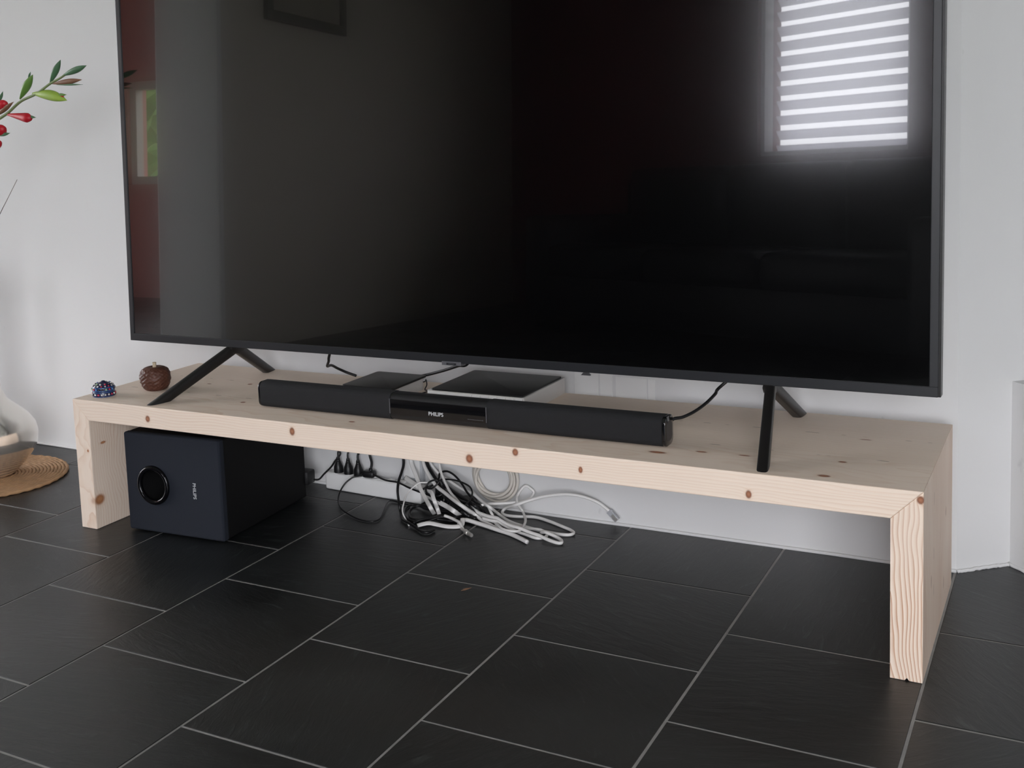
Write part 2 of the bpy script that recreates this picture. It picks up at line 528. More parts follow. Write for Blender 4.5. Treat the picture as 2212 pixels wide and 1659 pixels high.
SCREEN = plain('tv_glass', (.0015, .0015, .0017, 1), .11, spec=.5, coat=1.0, coatr=.015, ior=1.7)
FOOTM = plain('grey_rubber', (.03, .03, .03, 1), .8)


# ------------------------------------------------------------------ setting: floor with slate tiles
floor = bm_obj('floor', box_bm(-5.0, 3.4, -5.2, 2.0, -.06, -.0011), GROUT)
tag(floor, kind='structure')
COLX = {0: -.1150, 1: .1900, 2: .4830, 3: .7810, 4: 1.0780, 5: 1.3840, 6: 1.6810}
def colx(k):
    if k < 0: return COLX[0] + k * .2993
    if k > 6: return COLX[6] + (k - 6) * .2993
    return COLX[k]
JOINTS = {-1: [.036], 0: [-.108], 1: [.360, .0604, -.260, -.556], 2: [.209, -.101, -.4064], 3: [.3703, .062, -.244, -.548],
          4: [.207, -.095, -.391], 5: [.47, .048, -.2507], 6: [.60, .186, -.1087]}
PT = .2993
def joints(k, y0, y1):
    js = sorted(JOINTS.get(k, [(.052 if k % 2 else -.105)]))
    while js[0] > y0: js.insert(0, js[0] - PT)
    while js[-1] < y1: js.append(js[-1] + PT)
    return js
def tile_geo(x0, x1, y0, y1, zt):
    g = .0021; c = .0007
    x0 += g; x1 -= g; y0 += g; y1 -= g
    V = [(x0, y0, -.02), (x1, y0, -.02), (x1, y1, -.02), (x0, y1, -.02),
         (x0, y0, zt - c), (x1, y0, zt - c), (x1, y1, zt - c), (x0, y1, zt - c),
         (x0 + c, y0 + c, zt), (x1 - c, y0 + c, zt), (x1 - c, y1 - c, zt), (x0 + c, y1 - c, zt)]
    Fc = []
    for b in (0, 4):
        for i in range(4):
            j = (i + 1) % 4
            Fc.append((b + i, b + j, b + 4 + j, b + 4 + i))
    Fc.append((8, 9, 10, 11))
    return V, Fc
rest_v, rest_f = [], []
for k in range(-15, 12):
    js = joints(k, -5.2, 2.0)
    for a, b in zip(js[:-1], js[1:]):
        x0, x1 = colx(k), colx(k + 1)
        if x1 > 3.35 or x0 < -4.95 or b < -5.1 or a > 1.9: continue
        zt = -random.random() * .0004
        V, Fc = tile_geo(x0, x1, a, b, zt)
        if -5 <= k <= 8 and b > -1.35 and a < .62:
            mesh_obj('tile', V, Fc, SLATE, floor)
        else:
            o = len(rest_v)
            rest_v += V; rest_f += [tuple(i + o for i in f) for f in Fc]
tag(mesh_obj('tile_field', rest_v, rest_f, SLATE, floor), kind='stuff')

# ------------------------------------------------------------------ setting: walls
WY = .4541
HT = 2.5

def wall_with_opening(name, P, U, N, a0, a1, openings, m, thick=.2):
    """upright wall from P along U, thickness away from N; openings (a,b,z0,z1) sorted"""
    b = bmesh.new()
    def blk(s, e, z0, z1):
        if e - s < 1e-4 or z1 - z0 < 1e-4: return
        A = P + U * s; B = P + U * e; t = N * -thick
        poly = [(A.x, A.y), (B.x, B.y), (B.x + t.x, B.y + t.y), (A.x + t.x, A.y + t.y)]
        join_bm(b, prism_bm(poly, 'z', z0, z1))
    cur = a0
    for (s, e, z0, z1) in openings:
        blk(cur, s, -.02, HT); blk(s, e, -.02, z0); blk(s, e, z1, HT); cur = e
    blk(cur, a1, -.02, HT)
    return tag(bm_obj(name, b, m), kind='structure')
wall_b = wall_with_opening('wall_back', Vector((0, WY, 0)), Vector((1, 0, 0)), Vector((0, -1, 0)), -5.0, 1.683, [], WALL, .166)
# slanting wall right of the bench, running back to the right
DU = Vector((.739, .674, 0)).normalized(); DN = Vector((DU.y, -DU.x, 0))
P0 = Vector((1.683, WY, 0))
def slab(name, a, b, thick_dir, thick, z0, z1, m):
    t = Vector(thick_dir).normalized() * thick
    poly = [(a.x, a.y), (b.x, b.y), (b.x + t.x, b.y + t.y), (a.x + t.x, a.y + t.y)]
    return tag(bm_obj(name, prism_bm(poly, 'z', z0, z1), m), kind='structure')
slab('wall_slanted', P0, P0 + DU * 2.06, -DN, .15, -.02, HT, WALL)
# low white plinth standing against the slanting wall
pl = P0 + DU * .109
slab('trim_1', pl, pl + DU * .6, DN, .45, -.005, .335, WALL)
# thin irregular plaster skim at the foot of the walls (pale bead along floor)
def bead(name, a, b, off):
    pts = []
    n = 28
    for i in range(n + 1):
        q = a.lerp(b, i / n)
        pts.append(q + Vector(off) * (.0015 + .0015 * random.random()) + Vector((0, 0, .001 + .002 * random.random())))
    return tag(bm_obj(name, tube_bm(pts, .0035, 6, 1), WALL, smooth=True), kind='structure')
bead('baseboard_back', Vector((-1.2, WY, 0)), Vector((1.683, WY, 0)), (0, -1, 0))
bead('baseboard_slanted', P0, pl, DN)
bead('baseboard_plinth', pl, pl + DN * .3, -DU)

# right wall, left room walls, ceiling
wall_with_opening('wall_right', Vector((3.2, 0, 0)), Vector((0, 1, 0)), Vector((-1, 0, 0)), -2.95, 1.95, [], WALL, .15)
tag(bm_obj('ceiling', box_bm(-5.0, 3.4, -5.2, 2.0, HT, HT + .1), WALL), kind='structure')
# partition between the rooms (its end is the pale upright seen mirrored in the screen)
tag(bm_obj('wall_left', box_bm(-1.92, -1.58, -5.1, -1.92, -.02, HT), CREAM), kind='structure')
tag(bm_obj('trim_2', box_bm(-1.955, -1.575, -1.945, -1.915, -.004, 2.3, .006), FRAMEW), kind='structure')

wall_with_opening('wall_front', WA, WU, WN, -3.02, 2.42, [WIN, DOOR], WINE)
wall_with_opening('wall_far_left', Vector((-4.8, 0, 0)), Vector((0, 1, 0)), Vector((1, 0, 0)), -4.4, .6, [LWIN], PINK)
wall_with_opening('wall_far', Vector((0, -4.2, 0)), Vector((1, 0, 0)), Vector((0, 1, 0)), -4.8, -1.9, [BWIN], PINK)

def frame_parts(name, P, U, N, op, nmull, depth=.07, back=.1, th=.06):
    s, e, z0, z1 = op
    def bar(a, b, c, d):
        A = P + U * a - N * back; B = P + U * b - N * back; t = N * depth
        poly = [(A.x, A.y), (B.x, B.y), (B.x + t.x, B.y + t.y), (A.x + t.x, A.y + t.y)]
        return prism_bm(poly, 'z', c, d)
    root = empty(name, P + U * ((s + e) / 2) + Vector((0, 0, z0)))
    tag(root, kind='structure')
    b = bmesh.new()
    for q in [(s, e, z0, z0 + th), (s, e, z1 - th, z1), (s, s + th, z0 + th, z1 - th), (e - th, e, z0 + th, z1 - th)]:
        join_bm(b, bar(*q))
    bm_obj('window_frame', b, FRAMEW, root, world=True)
    for i in range(nmull):
        x = s + (e - s) * (i + 1) / (nmull + 1)
        bm_obj('mullion', bar(x - th / 2, x + th / 2, z0 + th, z1 - th), FRAMEW, root, world=True)
    return root
win = frame_parts('window_1', WA, WU, WN, WIN, 0, th=.025)
frame_parts('door_1', WA, WU, WN, DOOR, 1)
frame_parts('window_2', Vector((-4.8, 0, 0)), Vector((0, 1, 0)), Vector((1, 0, 0)), LWIN, 2)
frame_parts('window_3', Vector((0, -4.2, 0)), Vector((1, 0, 0)), Vector((0, 1, 0)), BWIN, 1)
# outside blind of tilted slats in front of the window
z = WIN[2] - .02
while z < WIN[3] - .05:
    A = wp(WIN[0] + .01, -.165, z); B = wp(WIN[1] - .01, -.165, z)
    prof = [(-.018, .034), (-.010, .045), (.0, .059), (.010, .073), (.014, .082), (.016, .082), (.012, .072), (.002, .058), (-.008, .044), (-.016, .033)]
    vs, fs = [], []
    for Q in (A, B):
        for (n_, h_) in prof:
            vs.append(Q + WN * n_ + Vector((0, 0, h_)))
    n = len(prof)
    for i in range(n):
        j = (i + 1) % n
        fs.append((i, j, n + j, n + i))
    fs += [tuple(range(n))[::-1], tuple(range(n, 2 * n))]
    mesh_obj('slat', vs, fs, SLATM, win, world=True)
    z += .0805
HEDGE = plain('hedge_leaves', (.09, .17, .03, 1), .8, var=.6, vscale=5)
hb = bmesh.new()
bmesh.ops.create_grid(hb, x_segments=60, y_segments=24, size=.5)
for v in hb.verts:
    x, y = v.co.x * 6.0, (v.co.y + .5) * 2.3
    n_ = math.sin(x * 9.1 + y * 4) * .07 + math.sin(x * 17 - y * 13) * .05 + random.random() * .09
    v.co = Vector((-4.5 + x, -6.3 - .55 * math.sin(y / 2.3 * math.pi * .5) ** 4 + n_, -.22 + y + n_ * .6))
r_ = bmesh.ops.extrude_face_region(hb, geom=list(hb.faces))
for v in r_['geom']:
    if isinstance(v, bmesh.types.BMVert): v.co.y -= .7
tag(bm_obj('garden_hedge', hb, HEDGE), 'clipped green hedge in the garden, mirrored at the edge of the television', 'hedge')
tag(bm_obj('outdoor_ground', box_bm(-40, 40, -40, 40, -.4, -.2), LAWN), kind='structure')

# ------------------------------------------------------------------ wooden bench
L, D, H, T = 1.68, .3975, .2817, .044
def kn(px, py, plane, rx, ry, rz):
    P = at(px, py, z=H) if plane == 'top' else at(px, py, y=0.0)
    return (P, rx, ry, rz)
top_knots = [kn(319, 905, 'f', .0065, .02, .0075), kn(631, 932, 'f', .0065, .02, .0085), kn(1014, 991, 'f', .0075, .03, .0085),
             kn(1113, 977, 'f', .006, .02, .007), kn(1254, 1015, 'f', .004, .02, .006), kn(1617, 1068, 'f', .005, .02, .007),
             kn(1780, 1028, 'top', .010, .006, .02), kn(1820, 998, 'top', .007, .004, .02), kn(525, 869, 'top', .006, .005, .02),
             kn(540, 830, 'top', .006, .005, .02), kn(760, 911, 'top', .007, .004, .02), kn(1420, 977, 'top', .016, .006, .02),
             kn(1515, 976, 'top', .010, .004, .02), kn(1608, 984, 'top', .010, .003, .02), kn(1460, 903, 'top', .009, .004, .02),
             kn(452, 829, 'top', .006, .003, .02), kn(1870, 950, 'top', .010, .002, .02), kn(2025, 909, 'top', .008, .002, .02)]
bench = empty('wooden_bench', (L / 2, D / 2, 0), 'low pale pine bench with mitred corners standing on black slate floor under the television', 'bench')
W_TOP = wood_mat('pine_board_along', 'x', (0, .03, H - .17), .0060, top_knots, .55, seams=[(1, .135, .0022), (1, .265, .0018)], warp=.034, alongf=2.2)
legk = at(200, 1077, y=.012)
W_L = wood_mat('pine_board_left', 'z', (T + .030, .175, 0), .0075, [((T - .004, .014, legk.z), .013, .016, .013), (tuple(at(190, 974, y=0)), .003, .01, .0035), ((T, .035, .182), .006, .008, .003)], .95, warp=.030, seed=3.0, alongf=7.0, knotcol=((150, 92, 58), (196, 140, 98)))
W_R = wood_mat('pine_board_right', 'z', (L - .115, -.055, 0), .0052, [((L - .004, 0, H - .012), .0055, .008, .0065), ((L, .10, .115), .003, .0025, .010), ((L, .30, .16), .003, .002, .009), ((L, .27, .05), .003, .0022, .012)], 1.5, seams=[(1, .13, .0022), (1, .29, .002)], warp=.030, seed=9.0, alongf=3.2, ring=(186, 128, 82))
bv = .0016
bm_obj('top_board', prism_bm([(0, H), (L, H), (L - T, H - T), (T, H - T)], 'y', 0, D, bv), W_TOP, bench, world=True)
bm_obj('side_board', prism_bm([(0, H), (T, H - T), (T, 0), (0, 0)], 'y', 0, D, bv), W_L, bench, world=True)
bm_obj('side_board', prism_bm([(L, H), (L - T, H - T), (L - T, .0), (L - .024, .0), (L - .021, .004), (L - .018, .0), (L, .0)], 'y', 0, D, bv * .6), W_R, bench, world=True)

# ------------------------------------------------------------------ television
TX0, TX1, TZ, TY = -.0237, 1.6766, .371, .2028
LEAN = math.radians(2.0)
tv = empty('television', ((TX0 + TX1) / 2, TY, TZ), 'large flat black television with a switched-off reflective screen on two forked legs', 'television')
tvm = Matrix.Translation((0, TY, TZ)) @ Matrix.Rotation(-LEAN, 4, 'X')
TH = .963
def tvbm(bm):
    bm.transform(tvm); return bm
# local: x world, y depth from the front, z up from the lower edge
fb = bmesh.new()
bl, br, bb = .0125, .0130, .0165
join_bm(fb, prism_bm([(TX0, 0), (TX1, 0), (TX1, bb), (TX0, bb)], 'y', 0, .028, .0012, 2))
join_bm(fb, prism_bm([(TX0, TH - .012), (TX1, TH - .012), (TX1, TH), (TX0, TH)], 'y', 0, .028, .0012, 2))
join_bm(fb, prism_bm([(TX0, bb - .001), (TX0 + bl, bb - .001), (TX0 + bl, TH - .011), (TX0, TH - .011)], 'y', 0, .028, .0012, 2))
join_bm(fb, prism_bm([(TX1 - br, bb - .001), (TX1, bb - .001), (TX1, TH - .011), (TX1 - br, TH - .011)], 'y', 0, .028, .0012, 2))
bm_obj('bezel', tvbm(fb), BEZEL, tv, world=True)
bm_obj('outer_rim', tvbm(box_bm(TX1 - .0005, TX1 + .0035, .004, .030, .0, TH)), STAND, tv, world=True)
bm_obj('outer_rim', tvbm(box_bm(TX0 - .0035, TX0 + .0005, .004, .030, .0, TH)), STAND, tv, world=True)
bm_obj('screen', tvbm(box_bm(TX0 + bl - .001, TX1 - br + .001, .0022, .012, bb - .001, TH - .011)), SCREEN, tv, world=True)
bm_obj('back_housing', tvbm(box_bm(TX0 + .006, TX1 - .006, .026, .050, .008, TH - .006, .006)), BLACKPL, tv, world=True)
bm_obj('rear_bulge', tvbm(box_bm(TX0 + .30, TX1 - .30, .048, .062, .03, .55, .006)), BLACKPL, tv, world=True)
lb = bm_obj('logo_bar', tvbm(box_bm(.7945, .8365, -.0015, .012, -.0045, .0030, .0008)), LOGOBAR, tv, world=True)
bm_obj('logo_panel', tvbm(box_bm(.8050, .8265, -.0020, .004, -.0035, .0005, .0003)), BEZEL, tv, world=True)
text_obj('logo_lettering', 'SAMSUNG', .0030, GREYPRINT, tv, tvm @ Matrix.Translation((.8157, -.00205, -.0015)) @ Matrix.Rotation(math.pi / 2, 4, 'X'), .00008)


def stand(ax, fx_f, fx_r, name='stand'):
    """forked foot: two oval bars joined in a rounded crotch"""
    apex = Vector((ax, .222, TZ - .006))
    f = Vector((fx_f, .040, H + .002)); r = Vector((fx_r, .372, H + .002))
    def bar(a, b, w0, w1, h0, h1, cutdir):
        bm = bmesh.new()
        d = (b - a).normalized()
        side = Vector((1, 0, 0)); side = (side - d * side.dot(d)).normalized()
        upv = d.cross(side).normalized()
        if upv.z < 0: upv = -upv
        rings = []
        sec = []
        for k in range(16):
            an = 2 * math.pi * k / 16
            c, s = math.cos(an), math.sin(an)
            sec.append((math.copysign(abs(c) ** .55, c), math.copysign(abs(s) ** .55, s)))
        for q, ww, hh in ((a, w0, h0), (b, w1, h1)):
            ring = []
            for (c, s) in sec:
                P = q + side * c * ww + upv * s * hh
                if q is b:      # cut flat on the bench top
                    tt = (H - P.z) / d.z
                    P = P + d * tt
                ring.append(bm.verts.new(P))
            rings.append(ring)
        for k in range(16):
            bm.faces.new((rings[0][k], rings[0][(k + 1) % 16], rings[1][(k + 1) % 16], rings[1][k]))
        bm.faces.new(rings[0][::-1]); bm.faces.new(rings[1])
        bmesh.ops.recalc_face_normals(bm, faces=bm.faces)
        return bm
    bm = bmesh.new()
    dz = Vector((0, 0, .003))
    join_bm(bm, bar(apex + dz, f, .0085, .0090, .0115, .0105, 1))
    join_bm(bm, bar(apex + dz, r, .0085, .0090, .0115, .0105, 1))
    hub = prism_bm([(apex.y - .014, TZ + .006), (apex.y + .022, TZ + .006), (apex.y + .030, TZ - .004), (apex.y + .016, TZ - .014), (apex.y, TZ - .0175), (apex.y - .016, TZ - .014), (apex.y - .024, TZ - .004)], 'x', ax - .0088, ax + .0088, .002)
    join_bm(bm, hub)
    o = bm_obj(name, bm, STAND, tv, smooth=True, world=True, angle=40)
    return o
stand(.268, .2145, .2335)
stand(1.4165, 1.4480, 1.4300)

# ------------------------------------------------------------------ soundbar
SX0, SX1, SY0 = .4385, 1.2795, .0800
SD, SHT = .042, .0510
def rr(y0, y1, z0, z1, r, n=5):
    out = []
    for (cy, cz, a0) in ((y1 - r, z1 - r, 0), (y0 + r, z1 - r, 90), (y0 + r, z0 + r, 180), (y1 - r, z0 + r, 270)):
        for i in range(n + 1):
            a = math.radians(a0 + 90 * i / n)
            out.append((cy + r * math.cos(a), cz + r * math.sin(a)))
    return out
sb = empty('soundbar', ((SX0 + SX1) / 2, SY0 + SD / 2, H), 'long black soundbar with rounded edges and silver lettering on the bench', 'soundbar')
sec = rr(SY0, SY0 + SD, H + .0008, H + SHT, .012)
sin = rr(SY0 + .0008, SY0 + SD - .0008, H + .0014, H + SHT - .0006, .0118)
PX0, PX1 = .7490, .9510
bm_obj('speaker_grille', prism_bm(sec, 'x', SX0 + .005, PX0), FABRIC, sb, True, True, 40)
bm_obj('speaker_grille', prism_bm(sec, 'x', PX1, SX1 - .006), FABRIC, sb, True, True, 40)
cp = bm_obj('centre_housing', prism_bm(sin, 'x', PX0 + .0004, PX1 - .0004), BLACKPL, sb, True, True, 40)
bm_obj('display_panel', prism_bm(rr(SY0 - .0004, SY0 + .004, H + .012, H + .041, .0015, 2), 'x', PX0 + .0015, PX1 - .0015), GLOSSBLK, sb, True, True, 40)
for x in (PX0, PX1):
    bm_obj('panel_edge', box_bm(x - .0006, x + .0006, SY0 - .0006, SY0 + .004, H + .014, H + .042), GREYPRINT, sb, world=True)
bm_obj('end_cap', prism_bm(sec, 'x', SX0, SX0 + .0052, .0016, 2), GLOSSBLK, sb, True, True, 40)
ec = bm_obj('end_cap', prism_bm(sec, 'x', SX1 - .0062, SX1, .0012, 2), GLOSSBLK, sb, True, True, 40)
bm_obj('end_plate', prism_bm(rr(SY0 + .007, SY0 + SD - .007, H + .009, H + SHT - .009, .009), 'x', SX1 - .001, SX1 + .0004), plain('grey_end_plate', (.04, .036, .038, 1), .5), sb, True, True, 40)
RXX = Matrix.Rotation(math.pi / 2, 4, 'X')
text_obj('lettering', 'PHILIPS', .0098, PRINT, sb, Matrix.Translation((.848, SY0 - .00055, H + .0205)) @ RXX, .00015, .00018)
# row of tiny legends right of the name
lg = bmesh.new()
for i in range(9):
    join_bm(lg, box_bm(.9135 + i * .0036, .9162 + i * .0036, SY0 - .0006, SY0, H + .0170, H + .0178))
bm_obj('small_legend', lg, GREYPRINT, sb, world=True)

# ------------------------------------------------------------------ subwoofer
SUBA = math.radians(3.36)
sub = empty('subwoofer', (.1129, .0274, 0), 'boxy black subwoofer with a round bass port beneath the bench', 'subwoofer', rz=SUBA)
SW, SDP, SH = .2482, .3073, .2137
cab = bm_obj('cabinet', box_bm(.001, SW - .001, .016, SDP, .004, SH - .001, .003), SUBBODY, sub)
fo = bm_obj('front_baffle', box_bm(0, SW, 0, .018, .003, SH, .0045, 3), SUBFRONT, sub, True, angle=35)
def ring_bm(cx, cz, r, tube, seg=48, ts=12, y=0.0, sy=1.0):
    b = bmesh.new(); rings = []
    for i in range(seg):
        a = 2 * math.pi * i / seg
        ring = []
        for k in range(ts):
            t = 2 * math.pi * k / ts
            rad = r + tube * math.cos(t)
            ring.append(b.verts.new((cx + rad * math.cos(a), y - tube * sy * math.sin(t), cz + rad * math.sin(a))))
        rings.append(ring)
    for i in range(seg):
        for k in range(ts):
            b.faces.new((rings[i][k], rings[i][(k + 1) % ts], rings[(i + 1) % seg][(k + 1) % ts], rings[(i + 1) % seg][k]))
    return b
PCX, PCZ = .0730, .1050
bm_obj('port_ring', ring_bm(PCX, PCZ, .0368, .0055, y=-.0002), plain('satin_black_ring', (.003, .003, .004, 1), .10, spec=.35), sub, True)
cut = bmesh.new()
bmesh.ops.create_cone(cut, cap_ends=True, segments=48, radius1=.0345, radius2=.0345, depth=.20)
cut.transform(Matrix.Translation((PCX, .03, PCZ)) @ Matrix.Rotation(math.pi / 2, 4, 'X'))
cutter = bm_obj('port_cutter', cut, HOLE, sub)
for o_ in (fo, cab):
    md = o_.modifiers.new('port', 'BOOLEAN'); md.operation = 'DIFFERENCE'; md.object = cutter; md.solver = 'EXACT'
    bpy.context.view_layer.update()
    me_ = bpy.data.meshes.new_from_object(o_.evaluated_get(bpy.context.evaluated_depsgraph_get()))
    o_.modifiers.clear(); o_.data = me_
    for p_ in me_.polygons: p_.use_smooth = False
bpy.data.objects.remove(cutter)
pt = bmesh.new()
ring0 = [pt.verts.new((PCX + .0343 * math.cos(2 * math.pi * k / 40), .002, PCZ + .0343 * math.sin(2 * math.pi * k / 40))) for k in range(40)]
ring1 = [pt.verts.new((v.co.x, .128, v.co.z)) for v in ring0]
for k in range(40):
    pt.faces.new((ring0[k], ring0[(k + 1) % 40], ring1[(k + 1) % 40], ring1[k]))
pt.faces.new(ring1)
bm_obj('port_tube', pt, HOLE, sub, True, angle=40)
text_obj('lettering', 'PHILIPS', .0108, PRINT, sub, pmat(sub) @ Matrix.Translation((.1797, -.0004, .1033)) @ RXX @ Matrix.Rotation(-math.pi / 2, 4, 'Z'), .0002, .0002)
for (fx, fy) in ((.02, .03), (SW - .02, .03), (.02, SDP - .02), (SW - .02, SDP - .02)):
    bm_obj('rubber_foot', lathe_bm([(0, 0), (.010, 0), (.010, .005), (0, .005)], fx, fy, 12), FOOTM, sub)
bm_obj('rear_plug', box_bm(SW - .035, SW + .006, SDP - .004, SDP + .030, .030, .062, .005), BLACKPL, sub, True, angle=40)

# ------------------------------------------------------------------ boxes behind the soundbar
def rbox(x0, x1, y0, y1, r, n=4):
    return [(p[0], p[1]) for p in rr(x0, x1, y0, y1, r, n)]
b1 = empty('set_top_box', (.6175, .265, H), 'small pale box with black lid on the bench behind the left half of the soundbar', 'media box')
bm_obj('body', prism_bm(rbox(.566, .676, .200, .330, .006), 'z', H, H + .026, .0008), BOXWHITE, b1, True, True, 40)
bm_obj('lid', prism_bm(rbox(.560, .682, .196, .334, .007), 'z', H + .0258, H + .030, .0008), BOXTOP, b1, True, True, 40)
b2 = empty('media_player', (.862, .30, H), 'white box with black lid and a row of front keys behind the soundbar', 'media box')
BX0, BX1, BY0, BY1 = .757, .967, .2030, .3960
bm_obj('body', prism_bm(rbox(BX0, BX1, BY0, BY1, .004), 'z', H, H + .032, .0008), BOXWHITE, b2, True, True, 40)
bm_obj('lid', prism_bm(rbox(BX0 + .007, BX1 - .004, BY0 + .003, BY1 - .006, .006), 'z', H + .0318, H + .0350, .0008), BOXTOP, b2, True, True, 40)
for i in range(6):
    x0 = BX0 + .1010 + i * .0178
    bm_obj('key', box_bm(x0, x0 + .0168, BY0 - .0012, BY0 + .003, H + .018, H + .0300, .0005), WHITEPL, b2, world=True)
bm_obj('front_strip', box_bm(BX0 + .0035, BX0 + .1002, BY0 - .0012, BY0 + .003, H + .018, H + .0300, .0005), WHITEPL, b2, world=True)

# ------------------------------------------------------------------ cables on the bench
def cable(name, pts, r, m, label, group=None, flat=None, sides=8, n=8, cat='cable', flatdir=None):
    o = bm_obj(name, tube_bm(pts, r, sides, n, flat=flat, flatdir=flatdir), m, smooth=True)
    return tag(o, label, cat, group)
hz = H + .002
tvc = cable('television_cable', [(.505, .276, .42), at(712, 765, y=.275), at(710, 780, y=.28), at(707, 791, y=.30), at(716, 789, y=.33), at(730, 796, y=.355), at(748, 804, y=.37), at(770, 812, y=.380)], .0030, BCABLE,
            'short black cable hanging from the television onto the bench beside the small box')
tag(cable('aerial_cable', [(.640, .331, H + .016), (.646, .345, H + .018), at(908, 813, y=.350), at(930, 808, y=.345), at(960, 800, y=.330), at(990, 790, y=.310), at(1012, 783, y=.292), (.845, .288, .42)], .0033, BCABLE,
          'black cable curving from the small box up behind the television'))
cable('thin_lead', [(.664, .329, H + .013), (.672, .340, H + .014), at(920, 820, y=.340), at(922, 831, y=.330), at(918, 842, y=.320), (.700, .310, H + .003), (.690, .26, H + .0022), (.68, .18, H + .0022), (.672, .15, H + .0022)], .0012, BCABLE,
      'thin black lead looping down between the two media boxes', sides=6)
cable('soundbar_cable', [(1.272, .122, H + .018), at(1452, 907, y=.128), at(1475, 901, y=.142), at(1500, 889, y=.165), at(1525, 871, y=.195), at(1545, 851, y=.232), at(1560, 832, y=.268), (1.400, .288, .42)], .0028, BCABLE,
      'black cable arching from the soundbar end up behind the television')

# tape strips left on the wall above the bench
for i, (px0, px1, py0, py1) in enumerate([(1241, 1294, 806, 850), (1296, 1324, 811, 853), (1330, 1398, 822, 860), (1400, 1416, 828, 862)]):
    a = at(px0, py0, y=WY); b = at(px1, py1, y=WY)
    o = bm_obj('tape_strip', box_bm(a.x, b.x, WY - .0012, WY + .001, H - .02, a.z + .008, .0004), WHITEPL, wall_b)
gp = at(1266, 806, y=WY - .004)
tag(mesh_obj('cable_clip', [gp + Vector(q) for q in ((-.010, -.004, -.004), (.010, -.004, -.004), (.0, -.004, .0065), (-.010, .0045, -.004), (.010, .0045, -.004), (.0, .0045, .0065))],
    [(0, 1, 2), (5, 4, 3), (0, 3, 4, 1), (1, 4, 5, 2), (2, 5, 3, 0)], GREYPRINT), 'small grey triangular clip on the wall above the taped strips', 'clip')

# ------------------------------------------------------------------ power strip and plugs
# the cords below the bench are laid first and then pushed apart until none runs through another
import numpy as np
LAID = []


def cable(name, pts, r, m, label, group=None, flat=None, sides=8, n=8, cat='cable', flatdir=None, pin=(0, 0), skip=()):
    c = catmull(pts, 10)
    ln = [0.0]
    for p_, q_ in zip(c[:-1], c[1:]): ln.append(ln[-1] + (q_ - p_).length)
    k = max(6, int(ln[-1] / .003))
    out = []
    j = 0
    for i in range(k + 1):
        t = ln[-1] * i / k
        while j < len(ln) - 2 and ln[j + 1] < t: j += 1
        f = (t - ln[j]) / max(1e-9, ln[j + 1] - ln[j])
        out.append(tuple(c[j].lerp(c[j + 1], min(1, f))))
    LAID.append(dict(name=name, p=np.array(out), r=(r if not flat else .0043), draw=r, m=m, label=label, cat=cat, group=group, flat=flat, sides=sides, fd=flatdir, pin=pin, skip=skip))


STATIC = []      # (owner, point, radius) of plugs the cords must pass beside


